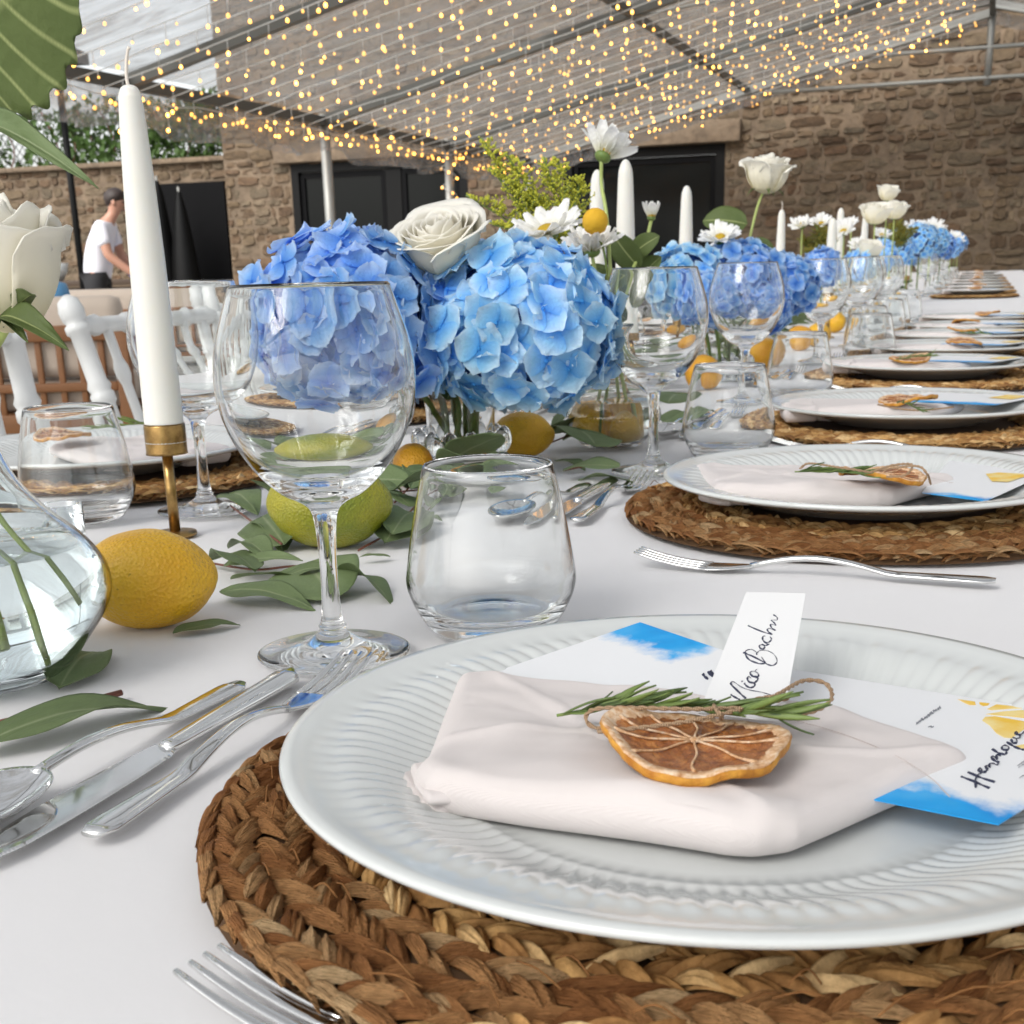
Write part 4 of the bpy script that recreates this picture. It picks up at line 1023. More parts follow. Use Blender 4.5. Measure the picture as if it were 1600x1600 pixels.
# the tag: leaning back on the napkin
def name_tag():
    bl, br = PZ(1098, 1098, ZW + .0225), PZ(1228, 1112, ZW + .022)
    wv_ = (br - bl).length; tl = PYY(1166, 925, bl.y + .088); tr_ = PYY(1259, 927, br.y + .090)
    o = bl.copy(); t = thing('name_tag', 'narrow white paper tag with a handwritten name tucked under the twine', 'name tag', o)
    n = (br - bl).cross(tl - bl).normalized()
    if n.z < 0: n = -n
    ext = (tl - bl) * -.08
    sheet(t, 'paper', [bl - o + ext, br - o + ext, tr_ - o, tl - o], M['card'], .0004)
    def hit(x, y): p = PPL(1080 + x / 6.4, 900 + y / 6.4, bl, n); return p - o + n * .0002
    L = [[(395, 1190), (440, 1218), (485, 1240)], [(545, 1228), (480, 1170), (405, 1095), (396, 1070), (425, 1062), (500, 1112), (580, 1143), (700, 1165), (795, 1192)],
         [(530, 1078), (560, 1110), (600, 1122), (632, 1105), (640, 1080)], [(505, 1055), (511, 1060)],
         [(640, 1080), (585, 1068), (560, 1035), (572, 1008), (600, 1025)], [(585, 1068), (630, 1072), (660, 1050), (668, 1025)],
         [(668, 1025), (610, 1005), (588, 970), (620, 955), (665, 975), (675, 1003), (650, 1012), (610, 1005)], [(640, 950), (652, 940)],
         [(520, 770), (600, 802), (738, 872)], [(545, 790), (545, 752), (600, 738), (650, 765), (655, 792)], [(655, 775), (690, 748), (760, 752), (825, 785), (858, 840), (848, 885), (800, 902), (752, 885), (722, 855)], [(540, 785), (565, 830), (630, 868), (700, 884), (738, 872), (705, 815)],
         [(722, 738), (690, 728), (680, 702), (705, 690), (738, 712), (722, 738)], [(705, 690), (745, 700), (778, 690)],
         [(778, 690), (740, 672), (714, 640), (716, 608), (742, 604)], [(740, 672), (785, 664), (803, 635), (790, 612)],
         [(568, 500), (690, 555), (808, 592)], [(808, 592), (770, 562), (760, 535), (790, 530), (840, 552)],
         [(840, 552), (800, 520), (790, 488), (815, 490), (848, 500)], [(848, 500), (820, 468), (800, 448), (830, 445), (858, 448)], [(858, 448), (855, 420), (820, 395)]]
    strokes(t, 'handwriting', L, hit, M['ink'], .00042)
    return t
name_tag()
# menu cards under the napkin
ZC = T + .0115 + .0235
def card_one():
    a, b, l = PZ(1000, 972, ZC + .004), PZ(1145, 1021, ZC + .004), PZ(878, 1042, ZC)
    u = (b - a).normalized(); v = Vector((u.y, -u.x, 0));
    if v.dot(l - a) < 0: v = -v
    o = a.copy(); t = thing('menu_card', 'white menu card with a blue washed corner sticking out above the napkin', 'menu card', o, math.atan2(u.y, u.x))
    W, H = .094, .10; c = Vector((1, 0, 0)); d = Vector((0, -1, 0)); dz = Vector((0, 0, -.13 * .1))
    q = [Vector((0, -H, -.0115)), Vector((W, -H, -.0115)), Vector((W, 0, 0)), Vector((0, 0, 0))]
    mt = card_mat('menu_print_top', [(1, 1, -.026)], .056); sheet(t, 'card_sheet', q, mt)
    Mi = Matrix.Rotation(-math.atan2(u.y, u.x), 3, 'Z'); n = Vector((0, .0135, H)).normalized(); nw = Matrix.Rotation(math.atan2(u.y, u.x), 3, 'Z') @ n; 
    n0 = Vector((0, -.0135, H)).normalized()
    pn = (q[1] - q[0]).cross(q[3] - q[0]).normalized(); pw = Matrix.Rotation(math.atan2(u.y, u.x), 3, 'Z') @ pn
    def hit(x, y): return Mi @ (PPL(x, y, o, pw) - o) + pn * .0002
    strokes(t, 'handwriting', [[(1098, 1054), (1102, 1059), (1106, 1062)], [(1106, 1050), (1111, 1056), (1115, 1058)], [(1115, 1058), (1112, 1052), (1110, 1049)]], hit, M['ink'], .0007)
card_one()
def card_two():
    z = ZC - .0052; bl, br = PZ(1405, 1257, z), PZ(1560, 1288, z); tr_ = PZ(1600, 1099, z); tl = PZ(1240, 1050, z)
    u = (br - bl).normalized(); th = math.atan2(u.y, u.x); R3 = Matrix.Rotation(th, 3, 'Z'); Ri = Matrix.Rotation(-th, 3, 'Z')
    o = br.copy(); t = thing('menu_card', 'white menu card with painted lemon, blue washed edge and a handwritten first name', 'menu card', o, th)
    hgt = (Ri @ (tl - o)).y; W = .15; sk = .028
    q = [Vector((-W, 0, 0)), Vector((0, 0, 0)), Vector((sk, hgt, 0)), Vector((-W + sk * .2, hgt + .004, 0))]
    mt = card_mat('menu_print_side', [(1, -1, .024)]); sheet(t, 'card_sheet', q, mt)
    def hit(x, y): p = PZ(1380 + x / 6.667, 1050 + y / 6.667, z); return Ri @ (p - o) + Vector((0, 0, .0003))
    L = [[(810, 1095), (960, 1155), (1105, 1218)], [(880, 1050), (1010, 1105), (1160, 1155)], [(965, 1210), (958, 1140), (980, 1080), (1020, 1060)],
         [(1020, 1060), (992, 1030), (1000, 1008), (1028, 1020), (1022, 1042)], [(1020, 1050), (1058, 1050), (1085, 1022)], [(1085, 1022), (1062, 990), (1085, 985), (1112, 1000)], [(1112, 1000), (1105, 962), (1150, 960), (1185, 975), (1205, 950)],
         [(1205, 950), (1150, 925), (1125, 892), (1150, 885), (1185, 918)], [(1185, 918), (1178, 868), (1225, 880)], [(1135, 810), (1200, 850), (1265, 865), (1288, 842)], [(1295, 822), (1245, 815), (1235, 785), (1268, 770), (1308, 790), (1295, 822)], [(1285, 735), (1340, 770), (1400, 800), (1467, 818)],
         [(1330, 710), (1355, 748), (1392, 740), (1382, 700), (1350, 690)], [(1382, 700), (1420, 690), (1425, 662)], [(1425, 662), (1380, 655), (1372, 635), (1395, 632), (1400, 650)], [(1425, 662), (1450, 645), (1490, 600)]]
    strokes(t, 'handwriting', L, hit, M['ink'], .00050)
    tiny = []
    r_ = random.Random(5)
    for k in range(13):
        x, y = 345 + k * 20, 552 - k * 14; tiny.append([(x, y), (x + r_.uniform(-10, 10), y - 22), (x + 14, y - r_.uniform(-4, 16))])
    tiny += [[(470, 578), (490, 570), (500, 585)], [(495, 570), (512, 582), (525, 572)], [(1395, 985), (1430, 960), (1467, 935)], [(1410, 1000), (1440, 980), (1467, 962)], [(1420, 1110), (1445, 1090), (1467, 1085)]]
    strokes(t, 'small_print', tiny, hit, M['print'], .00028, n=3)
    def flat(poly):
        mb = MB(); P_ = [hit(*p) - Vector((0, 0, .0002)) for p in poly]; n = len(P_); mb.add(P_ + [p - Vector((0, 0, .0002)) for p in P_], [tuple(range(n))] + [(i, i + n, (i + 1) % n + n, (i + 1) % n) for i in range(n)]); return mb.build('painted_lemon_segment', M['yellow_print'], t, smooth=False)
    for poly in ([(775, 284), (955, 309), (965, 345), (900, 345), (850, 325)], [(1000, 315), (1110, 328), (1090, 350), (1040, 356), (1002, 335)], [(1080, 388), (1180, 338), (1480, 370), (1480, 380), (1300, 385), (1130, 400)], [(1070, 440), (1250, 412), (1500, 394), (1500, 485), (1300, 462), (1160, 452)], [(1030, 505), (1060, 470), (1160, 462), (1500, 520), (1500, 575), (1340, 690), (1260, 685), (1180, 640), (1110, 560)], [(1380, 770), (1480, 752), (1480, 800), (1420, 790)]): flat(poly[::-1])
card_two()

# ---------------------------------------------------------------- cutlery (local x runs along the handle)
def hstations(L, w0, w1, bend, t0=.0022):
    st = []
    for i in range(22):
        u = i / 21; x = -L * u; hw = w0 + (w1 - w0) * u ** 1.6; 
        if u > .93: hw *= math.sqrt(max(.02, 1 - ((u - .93) / .07) ** 2 * .8))
        z = bend(u); th = t0 * (1.0 - .35 * u)
        st.append(((x, 0, z), (0, 1, 0), (0, 0, 1), hw, th))
    return st
def make_fork(label, loc, rz, group, rx=0.0):
    t = thing('fork', label, 'fork', loc, rz, group); t.rotation_euler = (0, rx, rz)
    bend = lambda u: .0034 + .0085 * math.sin(math.pi * min(1, u * 1.7)) * (1 - u * .3) + .0006 * u
    mb = MB(); st = hstations(.158, .0026, .0088, bend); loft(mb, st, 16, p=2.6)
    mb.build('handle', M['steel'], t)
    mb = MB(); st = []
    for i in range(12):
        u = i / 11; x = .034 * u - .003; hw = .0026 + (.0125 - .0026) * (1 - (1 - u) ** 2.2); z = .0036 - .0022 * math.sin(u * math.pi * .5)
        st.append(((x, 0, z), (0, 1, 0), (0, 0, 1), hw * .92, .00115))
    loft(mb, st, 20, p=2.5); mb.build('neck', M['steel'], t)
    for k in range(4):
        y = (k - 1.5) * .0060; st = []
        for i in range(9):
            u = i / 8; st.append(((.028 + .052 * u, y * (1 - .03 * u), .0016 + .001 * u + .0075 * u ** 2), (0, 1, 0), (-.2 * u, 0, 1), .0023 * (1 - .55 * u ** 2), .0011 * (1 - .3 * u)))
        mb = MB(); loft(mb, st, 10, p=3); mb.build('tine', M['steel'], t)
    return t
def make_knife(label, loc, rz, group):
    t = thing('knife', label, 'knife', loc, rz, group); t.rotation_euler = (0, 0, rz)
    mb = MB(); st = []
    for i in range(20):
        u = i / 19; hw = .0052 + .0040 * u; 
        if u < .06: hw *= .75 + .25 * u / .06
        if u > .93: hw *= math.sqrt(max(.03, 1 - ((u - .93) / .07) ** 2 * .85))
        st.append(((-.112 * u, 0, .0036 + .0004 * u), (0, 1, 0), (0, 0, 1), hw * .92, .0026 + .0010 * u))
    loft(mb, st, 16, p=2.4); mb.build('handle', M['steel'], t)
    # blade: flat, one serrated edge (+y is the spine)
    up = []; lo = []; n = 150
    for i in range(n + 1):
        u = i / n; x = .128 * u - .002
        top = .0062 + .0035 * math.sin(math.pi * min(1, u * 1.1)) - .0085 * max(0, u - .72) ** 1.5 * 9 * .45
        bot = -.0075 - .0028 * math.sin(math.pi * min(1, u * .9)) + .0165 * max(0, u - .8) ** 1.6 * 5
        if u < .10: bot = -.0040 - (.0045) * math.sin(u / .10 * math.pi / 2)
        b0 = bot
        if .12 < u < .97: bot += .0006 * (1 if i % 2 else -1)
        up.append((x, min(top, .0095), b0)); lo.append((x, min(bot, top - .0004), u))
    V = []; F = []
    for (x, yt, b0), (_, yb, _) in zip(up, lo):
        ym = b0 + .0014; V += [(x, -yt, .0026), (x, -yt, .0040), (x, -ym, .0038), (x, -yb, .0030), (x, -ym, .0026)]
    for i in range(n):
        for k in range(5): a = i * 5 + k; b = i * 5 + (k + 1) % 5; F.append((a, b, b + 5, a + 5))
    F.append((4, 3, 2, 1, 0)); F.append(tuple(n * 5 + k for k in (0, 1, 2, 3, 4)))
    mb = MB(); mb.add(V, F); mb.build('blade', M['steel'], t, smooth=False); return t
def make_spoon(label, loc, rz, group):
    t = thing('spoon', label, 'spoon', loc, rz, group); t.rotation_euler = (0, 0, rz)
    bend = lambda u: .0095 + .0050 * math.sin(math.pi * min(1, u * 1.7)) - .0068 * min(1, u * 1.5)
    mb = MB(); loft(mb, hstations(.150, .0028, .0085, bend), 16, p=2.6); mb.build('handle', M['steel'], t)
    V = []; F = []; nu, nv = 24, 48
    for s in (0, 1):
        for j in range(nu + 1):
            q = j / nu
            for k in range(nv):
                a = 2 * math.pi * k / nv; x = .033 + .036 * math.cos(a) * q; wd = .0205 * (1 - .16 * math.cos(a)); y = wd * math.sin(a) * q
                z = .0108 - .0098 * (1 - q ** 2.2) - .0010 * math.cos(a) * q + (0 if s == 0 else -.0011 * (1.0 if q < .98 else .6)); V.append((x, y, z))
    N = (nu + 1) * nv
    for j in range(nu):
        for k in range(nv):
            k2 = (k + 1) % nv; a, b = j * nv + k, j * nv + k2; F.append((a, a + nv, b + nv, b)); F.append((a + N, b + N, b + nv + N, a + nv + N))
    for k in range(nv): a, b = nu * nv + k, nu * nv + (k + 1) % nv; F.append((a, a + N, b + N, b))
    mb = MB(); mb.add(V, F); mb.build('bowl', M['steel'], t); return t
# ---------------------------------------------------------------- glassware
def glass_mesh(outer, inner, name, seg=72, mt=None):
    mb = MB(); lathe(mb, smoothprof(outer, 4) + smoothprof(inner, 4), seg); return mb.mesh(name, mt or M['glass'])
WO = [(0, .0012), (.030, .0006), (.0405, .0006), (.0422, .0016), (.0405, .0030), (.030, .0042), (.018, .0070), (.0105, .0110), (.0074, .0142), (.0078, .0162), (.0064, .0185), (.0052, .028), (.0047, .048), (.0054, .068), (.0074, .080), (.0130, .0855), (.0225, .0905), (.0335, .1010), (.0425, .1140), (.0490, .1290), (.0522, .1450), (.0517, .1600), (.0492, .1720), (.0415, .1955)]
WI = [(.0412, .1963), (.0404, .1955), (.0480, .1720), (.0505, .1600), (.0510, .1450), (.0478, .1300), (.0412, .1160), (.0320, .1045), (.0205, .0970), (.0090, .0940), (0, .0937)]
def split_wine():
    k = 14; foot = WO[:13]; 
    return WO, WI
WINE = glass_mesh(WO, WI, 'wine_glass'); WINE_FAR = glass_mesh(WO, WI, 'wine_glass', 28)
TO = [(0, .0012), (.028, .0004), (.034, .0010), (.0385, .0050), (.0455, .0170), (.0492, .0290), (.0482, .0410), (.0430, .0700), (.0372, .0955)]
TI = [(.0368, .0962), (.0361, .0955), (.0418, .0700), (.0466, .0410), (.0473, .0300), (.0432, .0185), (.0350, .0115), (.0200, .0098), (0, .0095)]
TUMB = glass_mesh(TO, TI, 'tumbler'); TUMB_FAR = glass_mesh(TO, TI, 'tumbler', 28)
def wine(label, X, Y, near=True): return tag(link('wine_glass', WINE if near else WINE_FAR, None, (X, Y, T + .0012)), label, 'wine glass', 'stemmed wine glasses')
def tumbler(label, X, Y, near=True): return tag(link('tumbler', TUMB if near else TUMB_FAR, None, (X, Y, T + .0012)), label, 'tumbler', 'stemless water tumblers')

# the near place settings and the ones down the row
PY_ = [.466, 1.103, 1.665, 2.30, 2.72, 3.12, 3.50, 3.95, 6.62, 7.3, 8.0, 8.8, 9.7, 10.7, 12.0]
PXs = [-.083, -.081, -.080, -.082, -.06, -.04, -.02, -.01, -.05, -.05, -.05, -.055, -.06, -.06, -.07]
for i, (x, y) in enumerate(zip(PXs, PY_)):
    near = i < 2
    placemat('braided straw placemat ' + SEAT[i], x, y, i < 2, 300)
    plate('white fluted plate ' + SEAT[i], x, y, i < 3)
    make_napkin('folded blush napkin ' + SEAT[i], x if i == 0 else x - .02, y - (0 if i == 0 else .005), [0, .10, .16, -.14, .2, -.09, .17, -.2, .1, .2, -.1, .1, 0, -.2, .1][i], i < 2)
    if i: 
        sx = [0, .017, .005, -.025, .03, .0, -.02, .02, 0, .02, -.01, 0, .01, 0, 0][i]
        orange_slice('dried orange slice on the napkin ' + SEAT[i], (x + sx, y - .065, ZW + .0235), i * 1.3, (-.05 if i > 1 else .05, .04), 1.0)
    if 0 < i < 9:
        if i > 1:
            c = thing('menu_card', 'white menu card with blue edge under the napkin ' + SEAT[i], 'menu card', (x + .10, y - .04, ZW + .016), -.3)
            sheet(c, 'card_sheet', [Vector((-.12, 0, 0)), Vector((0, 0, 0)), Vector((.02, .12, 0)), Vector((-.12, .12, 0))], bpy.data.materials['menu_print_side'], nu=3, nv=3)
            mb = MB(); mb.add([(-.03, .07, .0006), (.0, .06, .0006), (.01, .11, .0006), (-.02, .112, .0006)], [(0, 1, 2, 3)]); mb.build('painted_lemon', M['yellow_print'], c, smooth=False)
ox = Vector((PC.x, PC.y))
S0 = PZ(1085, 1166, ZW + .022)
orange_slice('dried orange slice with pale rind tied on the napkin at the name tag', (S0.x, S0.y, ZW + .0228), .35, (-.02, .03), 1.02)
zt = ZW + .0245
rosemary('green rosemary sprig tied over the dried orange slice at the name tag', [PZ(1215, 1118, zt + .002), PZ(1150, 1112, zt + .003), PZ(1050, 1102, zt + .001), PZ(960, 1103, zt), PZ(870, 1118, zt - .004)], 3, 58, True, 1.15)
k_ = lambda x, y, h: PZ(x, y, ZW + h - .0120)
twine('jute twine bow with a wide loop over the dried orange at the name tag', [
    [k_(1170, 1104, .041), k_(1215, 1085, .043), k_(1255, 1064, .042), k_(1290, 1068, .040), k_(1300, 1090, .038), k_(1280, 1108, .036), k_(1240, 1118, .035), k_(1190, 1116, .036), k_(1160, 1108, .039)],
    [k_(1160, 1106, .041), k_(1080, 1108, .041), k_(1000, 1106, .040), k_(935, 1107, .038), k_(916, 1118, .034), k_(922, 1133, .031), k_(945, 1141, .030)],
    [k_(1160, 1108, .042), k_(1110, 1120, .042), k_(1050, 1131, .041), k_(990, 1138, .040), k_(950, 1141, .037), k_(935, 1143, .032)],
    [k_(1165, 1098, .042), k_(1185, 1092, .042), k_(1215, 1088, .041), k_(1230, 1090, .038), k_(1220, 1094, .037), k_(1195, 1098, .038)],
    [k_(1115, 1102, .040), k_(1122, 1112, .043), k_(1127, 1122, .040), k_(1120, 1126, .037)]])
# second setting
k_ = lambda x, y, h: PZ(x, y, ZW + h)
rosemary('green rosemary sprig on the napkin one seat beyond the name tag', [k_(1345, 738, .032), k_(1300, 736, .032), k_(1242, 737, .030)], 8, 34, True, 1.0)
twine('jute twine bow on the napkin one seat beyond the name tag', [[k_(1360, 738, .036), k_(1395, 727, .040), k_(1425, 726, .042), k_(1415, 742, .036), k_(1385, 745, .034)], [k_(1370, 735, .036), k_(1430, 728, .044), k_(1448, 740, .040), k_(1454, 756, .030)], [k_(1360, 738, .035), k_(1310, 730, .038), k_(1265, 724, .036), k_(1250, 732, .031)]], .0008)
rosemary('short rosemary sprig on the napkin two seats beyond the name tag', [k_(1440, 642, .030), k_(1420, 632, .034), k_(1405, 627, .032)], 9, 16, False, 1.0)
twine('jute twine bow on the napkin two seats beyond the name tag', [[k_(1372, 632, .028), k_(1400, 638, .030), k_(1440, 641, .030), k_(1490, 636, .030)]], .001)
rosemary('long rosemary sprig on the napkin three seats beyond the name tag', [k_(1455, 556, .030), k_(1430, 557, .031), k_(1400, 562, .03)], 10, 18, False, 1.2)
rosemary('rosemary sprig on the napkin six seats beyond the name tag', [k_(1500, 520, .03), k_(1530, 521, .031), k_(1550, 522, .03)], 12, 14, False, 1.2)
t = thing('menu_card', 'menu card with blue edge and lemon under the napkin one seat beyond the name tag', 'menu card', PZ(1540, 783, ZW + .010), -.25)
p0 = Vector(t.location); Ri = Matrix.Rotation(.25, 3, 'Z')
q = [Ri @ (PZ(*a, ZW + .010) - p0) for a in [(1440, 770), (1540, 783), (1630, 742), (1490, 712)]]
sheet(t, 'card_sheet', q, bpy.data.materials['menu_print_side'], nu=4, nv=4)
mb = MB(); Q_ = [Ri @ (PZ(x, y, ZW + .0106) - p0) for x, y in [(1540, 740), (1560, 738), (1600, 740), (1600, 745), (1575, 753), (1550, 752)]]; mb.add(Q_, [tuple(range(6))[::-1]]); mb.build('painted_lemon', M['yellow_print'], t, smooth=False)
# cutlery
for i in range(6):
    x, y = PXs[i], PY_[i]; lab = SEAT[i]; g = 'steel cutlery beside the plates'
    make_fork('steel fork beside the placemat ' + lab, (-.3015 + (x + .083), y + .058, T + .0012), R(90 - .5), g).scale = (.96, .96, .96)
    make_knife('steel table knife ' + lab, (-.3265 + (x + .083), y - .005 + .02, T + .0012), R(-91.5), g) if False else None
for i in range(4):
    x, y = PXs[i], PY_[i]; lab = SEAT[i]; dx = x + .083
    a, b = Vector((-.331 + dx, y - .122, 0)), Vector((-.3255 + dx, y + .107, 0)); d = (a - b).normalized()
    p = b + d * .112; make_knife('steel serrated table knife ' + lab, (p.x, p.y, T + .0012), math.atan2(d.y, d.x), 'steel cutlery beside the plates')
    a, b = Vector((-.357 + dx, y - .120, 0)), Vector((-.346 + dx, y + .088, 0)); d = (a - b).normalized()
    p = b + d * .148; make_spoon('steel soup spoon ' + lab, (p.x, p.y, T + .0012), math.atan2(d.y, d.x), 'steel cutlery beside the plates')
fa = PZ(1172, 888, T + .003); fb_ = PZ(1588, 900, T + .009); fang = math.atan2(fa.y - fb_.y, fa.x - fb_.x)
make_fork('steel dessert fork across the front of the placemat at the name tag', (-.129, .2735, T + .0012), R(165), 'steel dessert forks in front of the placemats')
make_fork('steel dessert fork between the name tag setting and the next placemat', (fa.x, fa.y, T + .0012), fang, 'steel dessert forks in front of the placemats')
for i in range(2, 6): make_fork('steel dessert fork in front of the placemat ' + SEAT[i], (PXs[i] - .06, PY_[i] - .185, T + .0012), R(168), 'steel dessert forks in front of the placemats')

WPOS = [(-.327, .625), (-.303, 1.292)]; TPOS = [(-.2585, .6945), (-.248, 1.404)]
for i in range(2, 13):
    y = PY_[i] + (.19 if i < 9 else .2)
    WPOS.append((-.30 + .012 * (i % 3), y)); TPOS.append((-.235 + .01 * (i % 2), y + .10))
WPOS[2] = (PYY(1168, 414, 1.90).x, 1.90); WPOS[3] = (PYY(1287, 413, 2.62).x, 2.62); WPOS[4] = (PYY(1345, 413, 3.2).x, 3.2); WPOS[5] = (PYY(1383, 413, 3.8).x, 3.8); TPOS[2] = (-.25, 2.0); TPOS[3] = (-.20, 2.62)
for i, p in enumerate(WPOS): wine('clear wine glass ' + SEAT[i], *p, i < 3)
for i, p in enumerate(TPOS): tumbler('clear tumbler ' + SEAT[i], *p, i < 3)

# ---------------------------------------------------------------- the settings on the chair side
for i in range(5):
    x, y = -.862, 1.163 + i * .62
    placemat('braided straw placemat ' + OPP[i], x, y, False); plate('white fluted plate ' + OPP[i], x, y, i < 1)
    make_napkin('folded blush napkin ' + OPP[i], x, y, 2.6 + .1 * i, False)
    orange_slice('dried orange slice ' + OPP[i], (x - .03, y - .03, ZW + .0265), i, (0, 0), 1.0)
    rosemary('rosemary sprig on the napkin ' + OPP[i], [(x - .01, y + .01, ZW + .03), (x + .02, y + .03, ZW + .033), (x + .05, y + .055, ZW + .03)], 20 + i, 20, False, 1.2)
    wine('clear wine glass ' + OPP[i], -.644, 1.005 + i * .62, i < 2); tumbler('clear tumbler ' + OPP[i], -.732, .945 + i * .62, i < 1)
    make_fork('steel fork ' + OPP[i], (-.62, 1.19 + i * .62, T + .0012), R(-88), 'steel cutlery on the chair side'); make_knife('steel table knife ' + OPP[i], (-.595, 1.2 + i * .62, T + .0012), R(88), 'steel cutlery on the chair side')
for i in range(7): wine('clear wine glass far down the chair side, ' + ordn[i] + ' of the distant ones', -.64, 5.0 + i * .9, False)

# ---------------------------------------------------------------- leaves
def leaf_mesh(wd, fold=.25, curl=.12, tip=.9, seed=0, serr=False, rnd_=False, nu=18, nv=8, wave=.02, mt=None, name='leaf'):
    """unit length along x; grad = distance from the midrib and side veins"""
    V = []; F = []; A = []; r_ = random.Random(seed)
    for s in (0, 1):
        for i in range(nu + 1):
            u = i / nu
            w_ = math.sin(math.pi * u ** (.75 if not rnd_ else .9)) ** (.85 if not rnd_ else .55) * wd / 2 + .002
            if tip > 1 and u > .8: w_ *= 1
            for j in range(-nv, nv + 1):
                v = j / nv; e = 1 + (.06 * math.sin(u * 55) if serr and abs(j) == nv else 0)
                y = v * w_ * e; z = abs(v) * w_ * fold + curl * math.sin(math.pi * u) * .5 - curl * u * u * .6 + wave * math.sin(u * 9 + seed) * v * v + .012 * noise.noise((u * 4, v * 2, seed))
                V.append((u, y, z - s * .0035)); ve = abs(math.sin((u * 7 - abs(v) * 1.1 + seed) * math.pi)) * .5 + .03 if 0 < u < .97 else 1
                A.append(min(abs(v) * .9, ve * .8 - .02) if serr else min(abs(v) * 1.6, 1))
    N = (nu + 1) * (2 * nv + 1); q = 2 * nv + 1
    for i in range(nu):
        for j in range(2 * nv): k = i * q + j; F.append((k, k + q, k + q + 1, k + 1)); k += N; F.append((k + 1, k + q + 1, k + q, k))
    for i in range(nu):
        for j in (0, 2 * nv): k = i * q + j; F.append((k, k + N, k + q + N, k + q) if j == 0 else (k, k + q, k + q + N, k + N))
    mb = MB(); mb.add(V, F, a=A); return mb.mesh(name, mt or M['euca'], attr=True)
LV = [leaf_mesh(.36, .18, .10, seed=1), leaf_mesh(.46, .1, .14, seed=2), leaf_mesh(.62, .12, .08, seed=3, rnd_=True), leaf_mesh(.40, .3, .18, seed=4), leaf_mesh(.92, .06, .05, seed=5, rnd_=True)]
def leaf_between(parent, p0, p1, k, wd=None, roll=0.0, up=(0, 0, 1), name='leaf', me=None):
    d = Vector(p1) - Vector(p0); L = d.length; Mx = aim(p0, p1, up) @ Matrix.Rotation(roll, 4, 'X') @ Matrix.Diagonal((L, L * (wd or 1), L, 1)); return link(name, me or LV[k], parent, M=Mx)
def sprig(label, pts, leaves, stem=True, r=.0009, mt=None, maxL=.082):
    o0 = Vector(pts[0]); t = thing('eucalyptus_sprig', label, 'eucalyptus', o0, 0, 'eucalyptus laid along the middle of the table')
    if stem: mb = MB(); tube(mb, cr([Vector(p) - o0 for p in pts], 6), r, 6); mb.build('stem', mt or M['twig_brown'], t)
    for p0, p1, k, wd, roll in leaves:
        if (Vector(p1) - Vector(p0)).length > maxL: p0 = Vector(p1) + (Vector(p0) - Vector(p1)).normalized() * maxL
        leaf_between(t, Vector(p0) - o0, Vector(p1) - o0, k, wd, roll)
    return t
tb = lambda x, y, h=0: PZ(x, y, T + h)
sprig('eucalyptus sprig lying between the yellow lemon and the wine glass', [tb(330, 880, .004), tb(400, 890, .006), tb(470, 885, .008), tb(545, 905, .010)], [
    (tb(345, 925, .004), tb(490, 938, .006), 1, .82, .15), (tb(470, 880, .010), tb(520, 925, .008), 2, 1.2, .2), (tb(530, 893, .012), tb(620, 935, .002), 3, 1.35, -.5), (tb(400, 893, .010), tb(330, 858, .012), 1, .8, .2),
    (tb(350, 885, .006), tb(470, 868, .016), 0, .8, .3), (tb(360, 905, .004), tb(480, 898, .010), 0, .7, -.2), (tb(420, 872, .012), tb(355, 842, .016), 3, .9, 0), (tb(440, 905, .006), tb(520, 880, .018), 1, .7, .4)])
sprig('dark eucalyptus leaves heaped left of the green lemon', [tb(360, 790, .01), tb(400, 820, .012), tb(440, 850, .01)], [
    (tb(372, 765, .02), tb(440, 842, .012), 2, 1.0, .4), (tb(352, 770, .010), tb(400, 790, .012), 1, 1, .1), (tb(440, 790, .02), tb(395, 745, .045), 3, 1, .6), (tb(385, 800, .006), tb(445, 850, .006), 1, .9, -.3), (tb(600, 850, .01), tb(650, 790, .02), 1, .8, .3), (tb(430, 770, .03), tb(470, 735, .04), 2, .9, .3)])
sprig('eucalyptus leaves between the green lemon and the first tumbler', [tb(560, 860, .004), tb(610, 830, .006), tb(650, 790, .012)], [(tb(600, 850, .006), tb(648, 800, .015), 1, 1, .2), (tb(610, 870, .003), tb(560, 868, .006), 0, 1, 0), (tb(640, 790, .01), tb(600, 760, .02), 4, .8, .3), (tb(650, 800, .01), tb(690, 770, .02), 1, 1, -.3), (tb(640, 815, .004), tb(680, 815, .006), 1, 1, .1)])
sprig('eucalyptus leaves crowded round the foot of the near beaded vase', [tb(580, 770, .004), tb(660, 765, .006), tb(760, 750, .01)], [(tb(590 + 22 * k, 775 - 6 * (k % 4), .004 + .004 * (k % 3)), tb(600 + 22 * k + 20 * (-1) ** k, 750 - 7 * (k % 3), .02 + .006 * (k % 2)), k % 5, 1, .3 * (-1) ** k) for k in range(9)])
sprig('single eucalyptus leaf poking out under the yellow lemon', [tb(300, 985, .003), tb(285, 990, .003)], [(tb(270, 990, .002), tb(375, 970, .003), 0, 1.0, .1)], False)
sprig('eucalyptus leaf half hidden below the glass decanter', [tb(85, 1085, .002), tb(100, 1075, .002)], [(tb(82, 1088, .002), tb(158, 1003, .004), 1, .9, .1)], False)
sprig('long eucalyptus leaf lying above the soup spoon', [tb(-30, 1172, .004), tb(0, 1171, .004)], [(tb(-60, 1178, .003), tb(268, 1082, .007), 1, .62, .05)], False, maxL=.13)
sprig('round eucalyptus leaves in front of the lemon filled decanter', [tb(880, 735, .003), tb(960, 720, .01)], [(tb(960, 728, .012), tb(905, 668, .030), 4, 1.0, .25), (tb(968, 730, .014), tb(880, 728, .012), 2, 1.1, -.1), (tb(870, 720, .006), tb(915, 728, .006), 1, 1, 0), (tb(990, 755, .004), tb(905, 742, .010), 1, 1.05, .25)])
